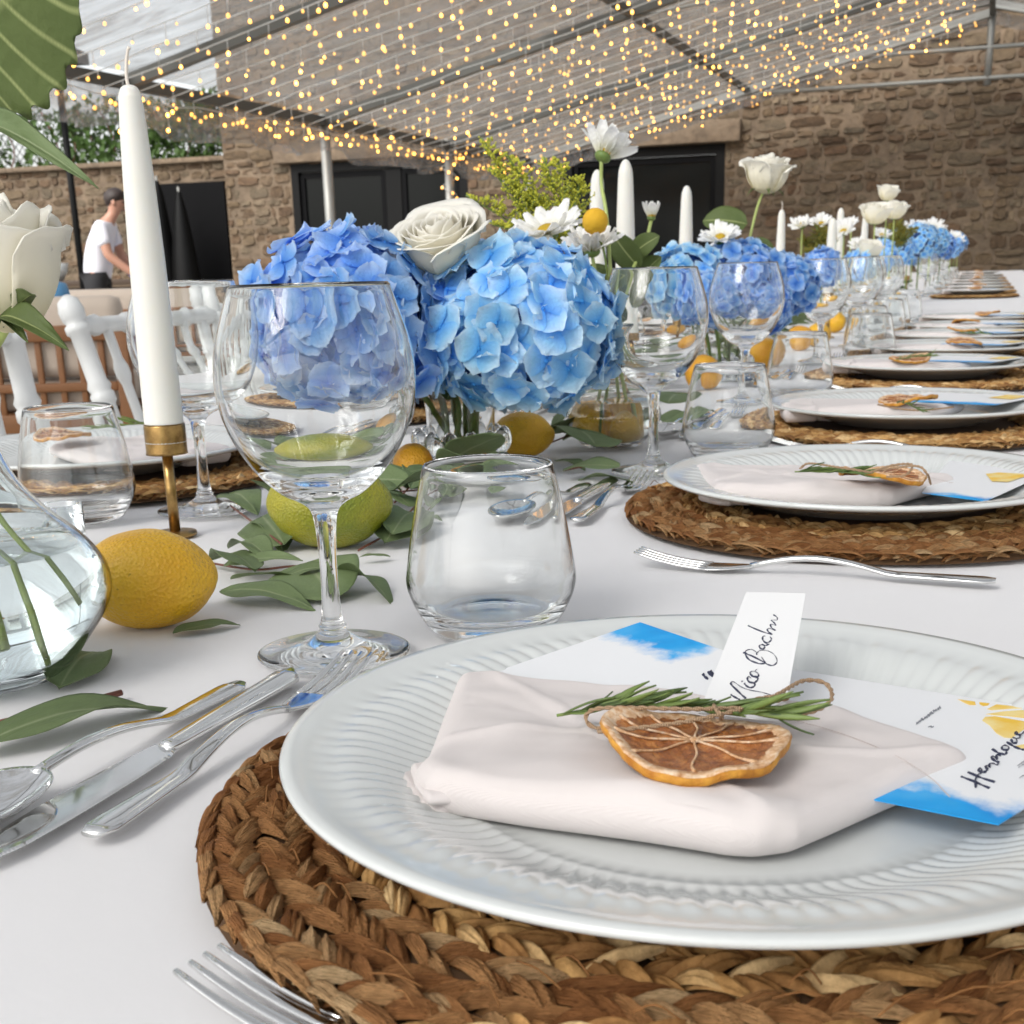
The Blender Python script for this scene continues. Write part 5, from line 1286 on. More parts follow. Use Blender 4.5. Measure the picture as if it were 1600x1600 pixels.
sprig('eucalyptus leaves between the lemon filled decanter and the second tumbler', [tb(1030, 655, .004), tb(1080, 665, .004)], [(tb(1025, 660, .01), tb(1105, 652, .008), 2, .9, .2), (tb(1035, 640, .02), tb(1058, 612, .03), 4, .9, .1), (tb(1040, 668, .006), tb(1120, 640, .02), 1, .9, .1)])
t = thing('cut_twig', 'red brown cut twig lying beside the decanter', 'twig', tb(190, 1082, .004)); o0 = tb(190, 1082, .004)
mb = MB(); tube(mb, [Vector((0, 0, 0)), tb(95, 1108, .003) - o0, tb(-60, 1145, .003) - o0], [.0016, .0018, .0021], 10); mb.build('bark', M['twig_brown'], t)
mb = MB(); d_ = (tb(95, 1108, .003) - o0).normalized(); tube(mb, [-d_ * .0006, d_ * .0001], .00125, 10); mb.build('cut_end', M['card'], t)
# loose garland further down the middle
r_ = random.Random(77)
for i in range(16):
    y = 1.02 + i * .36 if i < 10 else 4.8 + (i - 10) * .9; x = -.52 + r_.uniform(-.05, .08); lv = []
    P_ = [Vector((x, y, T + .012)), Vector((x + r_.uniform(-.05, .05), y + .12, T + .02)), Vector((x + r_.uniform(-.05, .08), y + .26, T + .012))]
    for k in range(13):
        p = P_[0].lerp(P_[2], k / 13) + Vector((0, 0, r_.uniform(0, .015))); a = r_.uniform(0, 6.28); L = r_.uniform(.035, .065)
        lv.append((p, p + Vector((math.cos(a) * L, math.sin(a) * L, r_.uniform(-.008, .03))), r_.randrange(5), 1, r_.uniform(-.7, .7)))
    sprig('eucalyptus sprig down the table middle, %s from the yellow lemon' % ordn[i + 1], P_, lv)

# ---------------------------------------------------------------- fruit
def lemon(label, p, L, W, rz, mt, name='lemon', nub=True, tilt=0):
    t = MB()
    def fn(v): return 1 + .025 * noise.noise(v * 2.2 + Vector((L * 99, 0, 0))) + .006 * noise.noise(v * 9)
    blob(t, (0, 0, 0), (W, W, L), seg=56, rings=40, fn=lambda v: fn(v) * (1 + (.055 * max(0, abs(v.z) - .9) * 10 * (1 if nub else 0)) * (1 - (v.x ** 2 + v.y ** 2)) ))
    for i, v in enumerate(t.V): pass
    o = t.build(name, mt, None, loc=(p[0], p[1], p[2] + W * .975)); o.rotation_euler = (R(90), tilt, rz); return tag(o, label, name.replace('_', ' '), 'citrus fruit along the table')
def center_lemon(px, py, r_px, Yr):
    pass
lemon('yellow lemon next to the base of the decanter', (-.4655, .655, T), .0405, .0300, YAW + R(90), M['lemon'])
lemon('large green lemon behind the stem of the wine glass', (-.463, .893, T), .0465, .0345, YAW + R(84), M['lime'])
lemon('yellow lemon beside the beaded bowl', (PZ(808, 718, T).x, PZ(808, 718, T).y + .02, T), .034, .0250, YAW + R(80), M['lemon'])
for i, (x, y, s) in enumerate([(1092, 614, .029), (1190, 580, .030), (1246, 554, .030), (1062, 556, .03)]):
    p = PZ(x, y, T); lemon(['orange in front of the second hydrangea bowl', 'orange behind the second tumbler', 'yellow orange behind the third tumbler', 'orange seen through the second wine glass'][i], (p.x, p.y + .03, T), s * 1.08, s, i * 1.1, M['orange'], 'orange')
for i, (x, y, z) in enumerate([(640, 742, 0), (722, 738, 0)]):
    p = PZ(x, y, T + .01); lemon(['orange half hidden by the beaded bowl foot', 'small orange behind the first tumbler'][i], (p.x, p.y + .01, T), .024, .020, i + .4, M['orange'], 'orange')
for i in range(5): lemon('far lemon on the garland, %s behind the third tumbler' % ordn[i], (-.36 - .03 * (i % 2), 3.2 + i * .62, T), .036, .028, i * .9, M['lemon'])

# ---------------------------------------------------------------- candles
CR = [(0, 0), (.0152, 0), (.0153, .01), (.0148, .06), (.0135, .14), (.0110, .21), (.0088, .250), (.0082, .2555), (.0062, .2605), (.0028, .2625), (0, .2627)]
cn = MB(); lathe(cn, smoothprof(CR, 3), 32); CANDLE = cn.mesh('wax_taper', M['wax'])
CR2 = [(0, 0), (.0152, 0), (.0148, .06), (.0138, .14), (.0118, .21), (.0102, .245), (.008, .256), (.0045, .263), (0, .2655)]
cn = MB(); lathe(cn, smoothprof(CR2, 3), 24); CANDLE2 = cn.mesh('wax_taper', M['wax'])
wk = MB(); tube(wk, cr([(0, 0, .258), (-.0012, 0, .268), (-.0002, .001, .280), (.0022, .001, .2875), (.0030, .001, .2865)], 5), [.0013] * 12 + [.0011] * 9, 8); WICK = wk.mesh('wick', M['wick'])
hb = MB(); lathe(hb, smoothprof([(0, .0660), (.0045, .0665), (.0155, .0668), (.0162, .0680), (.0162, .0885), (.0156, .0895), (.0152, .0890), (.0150, .0740), (0, .0740)], 2), 40); CUP = hb.mesh('cup', M['brass'])
hb = MB(); tube(hb, [(0, 0, .003), (0, 0, .0672)], .0044, 16); ROD = hb.mesh('rod', M['brass'])
hb = MB(); lathe(hb, [(0, 0), (.017, 0), (.0175, .0015), (.017, .0030), (.006, .0042), (0, .0042)], 40); BASE = hb.mesh('base', M['brass'])
CL = ['tall candle in the nearest brass holder beside the yellow lemon', 'tall candle behind the big daisy, thicker of the near pair', 'tall candle behind the ball shaped yellow flower', 'tall candle before the dark pane above the second hydrangeas', 'tall candle with bent wick before the stone wall', 'thin far candle just behind the olive goldenrod', 'short candle standing in front of the olive goldenrod']
CL += ['far candle beside the pair of white roses', 'far candle over the distant bouquet', 'farthest candle near the end of the table']
CL[0] = 'tall white candle beside the yellow lemon, largest of all candles'
for i, (x, y) in enumerate([(-.609, .902), (-.494, 1.922), (-.586, 2.103), (-.567, 2.684), (-.609, 4.284), (PYY(1314, 330, 4.35).x, 4.35), (PYY(1301, 350, 3.55).x, 3.55), (PYY(1352, 345, 5.2).x, 5.2), (PYY(1422, 350, 7.4).x, 7.4), (PYY(1462, 350, 9.4).x, 9.4)]):
    h = thing('candle_holder', 'brass candle holder carrying the ' + CL[i].replace('tall white ', '').replace('tall ', '').split(',')[0], 'candle holder', (x, y, T + .001), 0, 'brass candle holders')
    link('cup', CUP, h); link('rod', ROD, h); link('base', BASE, h)
    c = thing('taper_candle', CL[i], 'candle', (x, y, T + .0755), i * 1.0, 'white taper candles'); link('wax_taper', CANDLE if i == 0 else CANDLE2, c); c.scale = (1, 1, .82 if i == 6 else 1)
    if i in (0, 4): link('wick', WICK, c)

# ---------------------------------------------------------------- petals and flowers
def petal_mesh(nu, nv, shape, name, mt):
    V = []; F = []; A = []
    for i in range(nu + 1):
        for j in range(nv + 1):
            u, v = i / nu, j / nv * 2 - 1; x, y, z, g = shape(u, v); V.append((x, y, z)); A.append(g)
    for i in range(nu):
        for j in range(nv): k = i * (nv + 1) + j; F.append((k, k + nv + 1, k + nv + 2, k + 1))
    return V, F, A
def floret(seed, mt, nu=6, nv=6):
    r_ = random.Random(seed); mb = MB()
    for k in range(4):
        ph = r_.uniform(0, 6); cup = r_.uniform(.10, .42); ruf = r_.uniform(.04, .13); Wd = r_.uniform(.54, .64); Ln = r_.uniform(.92, 1.08); sk = r_.uniform(-.1, .1)
        def sh(u, v):
            w_ = Wd * 1.04 * (math.sin(math.pi * (u * .93 + .03)) ** .62); x = .03 + u * Ln * (1 - .10 * v * v * u); y = v * w_ + sk * u
            z = cup * u * u - .20 * u + ruf * math.sin(v * 3.0 + ph) * u * u + .10 * v * v * u * math.cos(ph) + .05 * math.sin(7 * v + ph) * u ** 3
            return x, y, z, min(1, u * .95 + .12 * abs(v) * u)
        V, F, A = petal_mesh(nu, nv, sh, '', mt)
        mb.add(V, F, Matrix.Rotation(k * math.pi / 2 + r_.uniform(-.2, .2), 4, 'Z') @ Matrix.Translation((0, 0, .06 * (k % 2))), A)
    blob(mb, (0, 0, .05), (.09, .09, .07), seg=8, rings=5); return mb
FL = {}
for nm in ('hyd_sky', 'hyd_peri'):
    FL[nm] = [floret(s, M[nm]).mesh('floret', M[nm], attr=True) for s in range(9)]
    FL[nm + '_lo'] = [floret(s, M[nm], 2, 2) for s in range(4)]
def hydrangea(label, c, r, mk, n, near=True, sz=.0185, squash=(1, 1, .92), group='blue hydrangea heads', stem_to=None):
    t = thing('hydrangea_head', label, 'hydrangea', c, 0, group); r_ = random.Random(int(c[1] * 1000 + c[0] * 77)); allm = MB()
    for i in range(n):
        z = 1 - 2 * (i + .5) / n * .93; ph = i * 2.39996 + r_.uniform(-.15, .15); q = math.sqrt(max(0, 1 - z * z)); d = Vector((q * math.cos(ph), q * math.sin(ph), z))
        rr = r * (.76 + .19 * r_.random() + .07 * noise.noise(d * 2.5)); p = Vector((d.x * squash[0], d.y * squash[1], d.z * squash[2])) * rr
        nrm = (d + Vector((r_.uniform(-.5, .5), r_.uniform(-.5, .5), r_.uniform(-.4, .5))) * .70).normalized()
        s = sz * r_.uniform(.82, 1.18); Mx = align_z(nrm, p, r_.uniform(0, 6.28), s)
        if near: link('floret', r_.choice(FL[mk]), t, M=Mx)
        else: f = r_.choice(FL[mk + '_lo']); allm.add(f.V, f.F, Mx, f.A)
    if not near: tag(allm.build('florets', M[mk], t, attr=True), kind='stuff')
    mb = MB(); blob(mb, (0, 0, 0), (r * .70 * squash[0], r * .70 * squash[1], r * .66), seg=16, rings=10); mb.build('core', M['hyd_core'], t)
    if stem_to is not None:
        mb = MB(); s0 = Vector(stem_to) - Vector(c); tube(mb, cr([(0, 0, -r * .5), s0 * .5 + Vector((s0.x * .2, 0, 0)), s0], 5), .0032, 8); mb.build('stem', M['stem_green'], t)
    return t
B1 = PZ(703, 742, T); B1 = Vector((B1.x, B1.y + .035, T))
h1 = PYY(545, 512, 1.17); h2 = PYY(806, 516, 1.24); h3 = PYY(690, 485, 1.36)
hydrangea('periwinkle hydrangea head behind the bowl of the wine glass', h1, .103, 'hyd_peri', 165, sz=.0235, squash=(1.02, 1, .95), stem_to=(B1.x - .01, B1.y, T + .03))
hydrangea('sky blue hydrangea head beside the white rose, brightest of the near group', h2, .105, 'hyd_sky', 170, sz=.0235, squash=(1.02, 1, .84), stem_to=(B1.x + .012, B1.y, T + .03))
hydrangea('deep blue hydrangea head between the two large ones', h3, .088, 'hyd_peri', 115, sz=.0215, stem_to=(B1.x, B1.y + .015, T + .03))
g2 = [(1070, 442, 2.25, .072, 'hyd_sky'), (1155, 438, 2.33, .078, 'hyd_peri'), (1228, 448, 2.50, .062, 'hyd_peri'), (1115, 470, 2.2, .055, 'hyd_peri'), (1192, 480, 2.30, .050, 'hyd_peri')]
GL = ['bright blue hydrangea head seen through the second wine glass', 'hydrangea head in the middle of the second bouquet', 'small hydrangea head next to the candle with bent wick', 'hydrangea head low in the second bouquet behind the second wine glass', 'hydrangea head low in the second bouquet behind the third wine glass']
for (x, y, Y, r, mk), lb in zip(g2, GL): c = PYY(x, y, Y); hydrangea(lb, c, r * 1.05, mk, 95, sz=.0165, stem_to=(c.x * .3 + -.42 * .7, c.y * .3 + 2.32 * .7, T + .03))
g3 = [(1345, 425, 4.4, .075, 'hyd_sky'), (1398, 388, 6.0, .085, 'hyd_sky'), (1437, 378, 6.2, .095, 'hyd_sky'), (1470, 384, 7.6, .09, 'hyd_peri'), (1418, 395, 7.0, .08, 'hyd_peri'), (1485, 386, 9.5, .09, 'hyd_sky'), (1284, 420, 3.35, .052, 'hyd_peri'), (1376, 402, 5.0, .065, 'hyd_sky'), (1455, 376, 7.4, .095, 'hyd_sky'), (1492, 380, 11.0, .10, 'hyd_peri')]
GL = ['blue hydrangea head behind the fourth wine glass', 'far blue hydrangea head below the two white roses', 'far blue hydrangea head, largest of the distant bouquet', 'far blue hydrangea head at the end of the distant bouquet', 'far hydrangea head low behind the distant glasses', 'far hydrangea head before the stone wall near the table end', 'hydrangea head low in front of the olive goldenrod', 'far hydrangea head low beneath the white roses', 'far sky blue hydrangea head beside the largest distant one', 'farthest hydrangea head at the very end of the flower row']
for (x, y, Y, r, mk), lb in zip(g3, GL): c = PYY(x, y, Y); hydrangea(lb, c, r, mk, 90, False, .018, stem_to=(c.x, c.y, T + .03))

# beaded bowl
def beaded(label, p, s=1):
    t = thing('beaded_vase', label, 'vase', p, 0, 'clear beaded glass vases'); t.scale = (s,) * 3
    mb = MB(); lathe(mb, smoothprof([(0, .001), (.030, .0005), (.036, .003), (.0365, .02), (.0355, .05), (.0375, .078), (.041, .088)], 3) + smoothprof([(.0402, .0885), (.0365, .078), (.034, .05), (.034, .02), (.031, .008), (0, .006)], 3), 56); mb.build('cup', M['glass'], t)
    for row, (z, rr, n) in enumerate(((.030, .0445, 13), (.0105, .0420, 13))):
        for k in range(n):
            a = 2 * math.pi * (k + .5 * row) / n; b = MB(); blob(b, (0, 0, 0), (.0088, .0088, .0135 if row == 0 else .009), seg=20, rings=14); b.build('bead', M['glass'], t, loc=(rr * math.cos(a), rr * math.sin(a), z))
    return t
beaded('clear glass vase ringed with beads under the nearest hydrangeas', (B1.x, B1.y, T + .001))
beaded('clear beaded vase under the second group of hydrangeas', (-.42, 2.32, T + .001)); beaded('clear beaded vase far down the table', (-.42, 6.1, T + .001)); beaded('clear beaded vase behind the fourth wine glass', (-.40, 4.4, T + .001))
# dark greenery inside the near vase
for i in range(7):
    a = i * .9; s = MB(); tube(s, cr([(B1.x + .016 * math.cos(a), B1.y + .016 * math.sin(a), T + .012), (B1.x + .02 * math.cos(a + .5), B1.y + .02 * math.sin(a + .5), T + .07), (B1.x + .05 * math.cos(a), B1.y + .05 * math.sin(a), T + .12)], 5), .003, 8)
    o = s.build('flower_stem', M['stem_green'], None); tag(o, '%s of the crowded green stems counted round the inside of the near beaded vase' % ordn[i], 'stem', 'stems in the near beaded vase')
    tb_ = None

# decanters
DO = [(0, .0015), (.030, .0008), (.042, .0010), (.049, .0050), (.0600, .0180), (.0720, .0340), (.0760, .0460), (.0735, .0590), (.0620, .0740), (.0460, .0880), (.0320, .1050), (.0240, .1250), (.0220, .1450), (.0240, .1650), (.0320, .1820)]
DI = [(.0312, .1826), (.0224, .1650), (.0204, .1450), (.0222, .1255), (.0302, .1056), (.0440, .0895), (.0602, .0748), (.0715, .0592), (.0738, .0462), (.0698, .0350), (.0580, .0200), (.0460, .0085), (.0300, .0052), (0, .0050)]
DW = [(0, .0053), (.0300, .0055), (.0456, .0088), (.0576, .0202), (.0694, .0351), (.0734, .0462), (.0711, .0592), (.0640, .0700), (.0625, .0703), (0, .0700)]
def decanter(label, p, s, mt):
    t = thing('glass_decanter', label, 'decanter', p, 0, 'clear glass decanters holding flowers'); t.scale = s if hasattr(s, '__len__') else (s,) * 3
    mb = MB(); lathe(mb, smoothprof(DO, 4) + smoothprof(DI, 4), 80); mb.build('vessel', mt, t)
    mb = MB(); lathe(mb, smoothprof(DW[:7], 3) + DW[7:], 64); mb.build('water', M['water'], t); return t
V1 = Vector((-.4900, .536, T + .0012)); decanter('round glass decanter with water cut off by the frame beside the lemon', V1, (.93, .93, 1.0), M['bluish_glass'])
VB = Vector((-.395, 1.475, T + .0012)); decanter('small glass decanter filled with lemons behind the first tumbler', VB, .74, M['glass'])
for i, (dx, dy, dz, s) in enumerate([(-.022, -.006, .020, .019), (.016, -.010, .019, .018), (.004, .020, .024, .018)]):
    mb = MB(); blob(mb, (0, 0, 0), (s, s * .82, s * .80), seg=28, rings=18); o = mb.build('lemon', M['lemon'], None, loc=VB + Vector((dx, dy, dz + .003))); o.rotation_euler = (0, .3, i * 1.2); tag(o, ['small lemon in the water of the decanter, on its camera left side', 'small lemon in the water of the decanter, under the stems', 'small lemon at the back of the decanter water'][i], 'lemon', 'lemons inside the small decanter')

# stems in the first decanter, the big cream rose and its leaves
def rose(label, c, r, H, axis=(0, 0, 1), n=22, open_=.5, seed=0, near=True, stem=None, sepals=True, group='white roses'):
    t = thing('white_rose', label, 'rose', c, 0, group); r_ = random.Random(seed); A0 = align_z(axis, (0, 0, 0), 0)
    rest = MB()
    for k in range(n):
        q = k / (n - 1); a0 = k * 2.39996 + r_.uniform(-.2, .2); rad = r * (.10 + .82 * q ** .85); hh = H * (1.0 - .16 * q + .06 * r_.uniform(-1, 1)); wd = (1.5 - .62 * q) * (1.05); fl = open_ * q ** 1.6; ph = r_.uniform(0, 6); zb = -.10 * H * (1 - q)
        def sh(u, v):
            an = a0 + v * wd * (1 - .10 * u); bulge = math.sin(math.pi * min(1, u * .62 + .1)) ** .8
            rr = rad * (.28 + .80 * bulge) if u < 1 else rad
            rr += r * fl * max(0, u - .62) ** 1.5 * 2.0 + rad * .02 * math.sin(v * 5 + ph) * u
            edge = 1 - .14 * v * v - .25 * max(0, abs(v) - .8) * 2
            z = hh * u * edge + .05 * H * noise.noise((v * 2.5 + k, u * 2, seed)) * u - H * fl * max(0, u - .78) ** 1.3 * .9 + .022 * H * math.sin(v * 4 + ph) * u + zb
            return rr * math.cos(an), rr * math.sin(an), z - H * .5, min(1, .15 + .9 * u)
        V, F, A = petal_mesh(11 if near else 5, 12 if near else 6, sh, '', None)
        if near: mb = MB(); mb.add(V, F, A0, A); o = mb.build('petal', M['rose_white'], t, attr=True); sol = o.modifiers.new('thickness', 'SOLIDIFY'); sol.thickness = .0006
        else: rest.add(V, F, A0, A)
    if not near: rest.build('petals', M['rose_white'], t, attr=True)
    mb = MB(); blob(mb, (0, 0, -H * .46), (r * .42, r * .42, r * .22), A0, seg=16, rings=8); mb.build('calyx', M['stem_green'], t)
    if sepals:
        for k in range(5):
            a = k * 1.2566 + .4; p0 = A0 @ Vector((r * .30 * math.cos(a), r * .30 * math.sin(a), -H * .47)); p1 = A0 @ Vector((r * 1.0 * math.cos(a), r * 1.0 * math.sin(a), -H * (.62 - .12 * (k % 2))))
            leaf_between(t, p0, p1, 0, .9, 0, name='sepal', me=SEPAL)
    if stem is not None:
        mb = MB(); P_ = [Vector((0, 0, -H * .5))] + [Vector(s) - Vector(c) for s in stem]; tube(mb, cr(P_, 6), .0023, 10); mb.build('stem', M['stem_pale'], t)
    return t
SEPAL = leaf_mesh(.28, .5, .22, seed=9, mt=M['leaf_green'], name='sepal')
c0 = PYY(2, 398, .50)
rose('large cream rose cut off by the frame above the decanter', c0, .0255, .0560, (.08, -.05, 1), 20, .75, 5, True, [PYY(-25, 560, .51), V1 + Vector((-.006, 0, .15)), V1 + Vector((.0, -.004, .10)), V1 + Vector((.022, -.01, .030))])
# long curling sepals under the rose
t = thing('rose_sepals', 'curling narrow green leaves below the cream rose', 'leaf', PYY(-10, 510, .49)); o0 = Vector(t.location)
for (x0, y0, x1, y1, wd, roll) in [(-20, 500, 96, 524, 1.0, .5), (5, 512, 60, 445, .8, -.6), (-10, 505, 40, 520, .9, .2)]: leaf_between(t, PYY(x0, y0, .492) - o0, PYY(x1, y1, .478) - o0, 0, wd, roll, name='leaf', me=SEPAL)
SLB = ['pale green stem whose cut end touches the glass wall of the round decanter', 'pale green stem reaching deepest in the water of the round decanter', 'thin pale green stem between the two slanting ones in the round decanter', 'pale green stem hidden at the back of the round decanter']
for i, (pts) in enumerate([[V1 + Vector((.004, .004, .17)), V1 + Vector((.020, -.002, .10)), V1 + Vector((.060, .004, .044))], [V1 + Vector((-.006, .002, .17)), V1 + Vector((.014, .0, .09)), V1 + Vector((.048, -.010, .020))], [V1 + Vector((.002, -.006, .16)), V1 + Vector((.012, .004, .08)), V1 + Vector((.036, .002, .014))], [V1 + Vector((-.008, -.004, .16)), V1 + Vector((-.010, .01, .08)), V1 + Vector((-.03, .03, .012))]]):
    s = MB(); tube(s, cr(pts, 8), .0015, 10); o = s.build('flower_stem', M['stem_pale'], None); tag(o, SLB[i], 'stem', 'stems in the round decanter')
RL = leaf_mesh(.78, .10, .10, seed=11, serr=True, rnd_=True, nu=150, nv=22, mt=M['leaf_green'], wave=.02, name='leaf')
t = thing('rose_leaf', 'big serrated green leaf filling the upper corner above the candle', 'leaf', PYY(-60, 70, .50)); o0 = Vector(t.location)
vw = Vector((0, 0, CZ)) - o0
p0 = PYY(-100, 92, .50); p1 = PYY(90, -98, .47)
leaf_between(t, p0 - o0, p1 - o0, 0, 1.02, .15, up=(vw.normalized() + Vector((0, 0, .25))), name='blade', me=RL)
t = thing('eucalyptus_leaf', 'long narrow leaf hanging across the sky before the yard wall', 'leaf', PYY(-30, 190, .50)); o0 = Vector(t.location)
leaf_between(t, PYY(-55, 190, .50) - o0, PYY(138, 268, .48) - o0, 3, .34, .2, up=(0, -.6, 1), name='blade')
for i, (x0, y0, x1, y1) in enumerate([(-40, 100, -60, 520), (-35, 205, -58, 500)]):
    s = MB(); tube(s, cr([PYY(x0, y0, .50), PYY(-70, 350, .51), PYY(x1, y1, .52), V1 + Vector((-.008, 0, .15)), V1 + Vector((-.004 - .01 * i, .01, .03))], 8), .0016, 8)
    tag(s.build('flower_stem', M['stem_pale'], None), ['thin stem carrying the big serrated corner leaf', 'thin stem carrying the long narrow hanging leaf'][i], 'stem', 'stems of the corner leaves')

rose('wide open cream rose on top of the nearest hydrangeas', PYY(684, 374, 1.20), .041, .050, (-.05, -.55, 1), 28, .9, 2, True, [(B1.x, B1.y, T + .10)], False)
rose('single white rose on a tall stem before the stone wall', PYY(1200, 267, 2.55), .039, .066, (.12, -.1, 1), 20, .95, 3, True, [PYY(1188, 310, 2.55), PYY(1172, 370, 2.5), (-.42, 2.34, T + .05)])
for i, (x, y, Y, r) in enumerate([(1368, 330, 4.6, .050), (1398, 325, 4.9, .045), (1387, 299, 4.7, .036), (1357, 388, 4.4, .045)]):
    c = PYY(x, y, Y); rose(['far white rose on the candle side of the pair', 'far white rose on the wall side of the pair', 'far small white rose above the pair', 'far white rose low beside the blue flowers'][i], c, r, r * 1.35, (.1, -.2, 1), 12, .7, 10 + i, False, [(c.x, c.y, T + .06)], False)

# daisies
def daisy_petal(seed):
    r_ = random.Random(seed); b = r_.uniform(-.15, .2); ph = r_.uniform(0, 6)
    def sh(u, v):
        w_ = .15 * math.sin(math.pi * (.12 + .80 * u)) ** .6; notch = -.03 * math.cos(v * 3.3) * (u > .95)
        return u + notch, v * w_ * (1 + .2 * u), b * u * u + .10 * u - .06 * v * v + .015 * math.sin(v * 6 + ph), u
    mb = MB(); V, F, A = petal_mesh(8, 4, sh, '', None); mb.add(V, F, None, A); return mb
DP = [daisy_petal(s) for s in range(5)]; DPM = [d.mesh('petal', M['daisy_white'], attr=True) for d in DP]
def daisy(label, c, r, axis, n=30, near=True, openness=.25, stem=None, seed=0, disc=True):
    t = thing('white_daisy', label, 'daisy', c, 0, 'white daisies'); r_ = random.Random(seed); A0 = align_z(axis, (0, 0, 0)); rest = MB()
    for k in range(n):
        lay = k % 2; a = 2 * math.pi * k / n + r_.uniform(-.08, .08); el = openness + lay * .22 + r_.uniform(-.1, .1); s = r * (1 - .12 * lay) * r_.uniform(.9, 1.06)
        Mx = A0 @ Matrix.Rotation(a, 4, 'Z') @ Matrix.Translation((r * .14, 0, 0)) @ Matrix.Rotation(-el, 4, 'Y') @ Matrix.Rotation(r_.uniform(-.3, .3), 4, 'X') @ Matrix.Diagonal((s * .88, s * 1.25, s, 1))
        j = r_.randrange(5)
        if near: link('petal', DPM[j], t, M=Mx)
        else: rest.add(DP[j].V, DP[j].F, Mx, DP[j].A)
    if not near: rest.build('petals', M['daisy_white'], t, attr=True)
    if disc: mb = MB(); blob(mb, (0, 0, r * .06), (r * .24, r * .24, r * .13), A0, seg=18, rings=8); mb.build('disc', M['yellow_disc'], t)
    mb = MB(); blob(mb, (0, 0, -r * .10), (r * .26, r * .26, r * .17), A0, seg=14, rings=8); mb.build('calyx', M['stem_green'], t)
    if stem: mb = MB(); tube(mb, cr([Vector((0, 0, 0)) - A0.to_3x3() @ Vector((0, 0, r * .2))] + [Vector(s) - Vector(c) for s in stem], 6), .0021, 8); mb.build('stem', M['stem_pale'], t)
    return t
mouth = VB + Vector((0, 0, .125)); inb = lambda a: VB + Vector((.022 * math.cos(a), .022 * math.sin(a), .02))
daisy('wide white daisy seen from the side above the sky blue hydrangea', PYY(855, 362, 1.50), .046, (-.1, -.35, 1), 34, True, .15, [PYY(900, 440, 1.49), mouth, inb(.3)], 1)
daisy('white daisy low between the hydrangea and the ball flower', PYY(925, 388, 1.46), .036, (.05, -.2, 1), 30, True, .35, [PYY(935, 450, 1.47), mouth, inb(1.3)], 2)
daisy('tallest white daisy with its yellow underside, before the near candles', PYY(944, 240, 1.52), .037, (.35, .4, .9), 30, True, .62, [PYY(940, 290, 1.52), PYY(948, 340, 1.50), PYY(955, 450, 1.49), mouth, inb(2.3)], 3)
daisy('half closed white daisy bud on a thick green stem', PYY(1018, 338, 1.60), .020, (.05, -.05, 1), 12, True, 1.1, [PYY(1008, 380, 1.58), PYY(985, 430, 1.53), mouth, inb(3.3)], 4)
daisy('pale daisy with orange middle behind the second hydrangeas', PYY(1125, 372, 2.30), .038, (-.1, -.5, 1), 28, True, .2, [(-.42, 2.33, T + .06)], 5)
t = thing('ball_flower', 'round yellow ball flower on a thin stem before the near candle', 'flower', PYY(930, 346, 1.44)); c = Vector(t.location)
mb = MB(); blob(mb, (0, 0, 0), .0138, seg=40, rings=28, fn=lambda v: 1 + .05 * math.sin(v.x * 38) * math.sin(v.y * 38) * math.sin(v.z * 38)); mb.build('flower_head', mat('ball_flower_yellow', (.70, .40, .02), .8), t)
mb = MB(); tube(mb, cr([(0, 0, -.012), PYY(945, 400, 1.45) - c, mouth - c, inb(4.4) - c], 6), .0013, 8); mb.build('stem', M['stem_green'], t)
for i, (x, y, Y, r) in enumerate([(1253, 352, 3.9, .038), (1283, 350, 4.0, .036), (1318, 362, 4.2, .044), (1305, 375, 4.1, .03), (1428, 361, 6.2, .06), (1455, 357, 6.5, .06), (1487, 372, 7.8, .055), (1400, 372, 5.6, .04), (1340, 385, 4.6, .035), (1378, 368, 5.4, .04), (1442, 362, 7.0, .05), (1468, 360, 8.4, .05), (1497, 378, 10.5, .06), (1330, 350, 4.9, .03)]):
    c = PYY(x, y, Y); daisy('far white daisy, %s counted from the bent wick candle towards the wall' % ordn[i], c, r, (rnd.uniform(-.3, .3), -.5, 1), 18, False, .35, [(c.x, c.y, T + .08)], 20 + i)
# goldenrod
def goldenrod(label, base, tips, mt, seed, s=1.0):
    t = thing('goldenrod', label, 'goldenrod', base); b = Vector(base); r_ = random.Random(seed); st = MB(); bl_ = MB()
    bb_ = MB(); blob(bb_, (0, 0, 0), 1, seg=6, rings=4)
    for tip in tips:
        p1 = Vector(tip) - b; main = cr([Vector((0, 0, 0)), p1 * .5 + Vector((r_.uniform(-.01, .01), 0, .01)), p1], 10); tube(st, main, .0012 * s, 6)
        for k in range(44):
            u = .25 + .75 * k / 44; q = main[int(u * (len(main) - 1))]; L = (.028 * (1 - u) ** .7 + .006) * s * r_.uniform(.7, 1.2); a = r_.uniform(0, 6.28)
            e = q + Vector((math.cos(a) * L, math.sin(a) * L, L * r_.uniform(.2, .9))); tube(st, [q, e], .0005 * s, 4)
            for j in range(9): f = q.lerp(e, .2 + .8 * j / 9) + Vector((r_.gauss(0, .0012), r_.gauss(0, .0012), .0015 + r_.gauss(0, .001))) * s; bl_.add(bb_.V, bb_.F, Matrix.Translation(f) @ Matrix.Scale(.0015 * s * r_.uniform(.6, 1.2), 4))
    st.build('stem', M['stem_green'], t); tag(bl_.build('blossoms', mt, t), kind='stuff'); return t
g0 = PYY(880, 430, 1.60)
goldenrod('feathery yellow green goldenrod spray above the near daisies', g0, [PYY(752, 215, 1.55), PYY(728, 305, 1.55), PYY(850, 245, 1.58), PYY(872, 248, 1.60), PYY(800, 285, 1.57), PYY(905, 275, 1.62), PYY(770, 350, 1.55), PYY(830, 300, 1.58), PYY(790, 240, 1.56), PYY(765, 262, 1.55)], M['solidago'], 3)
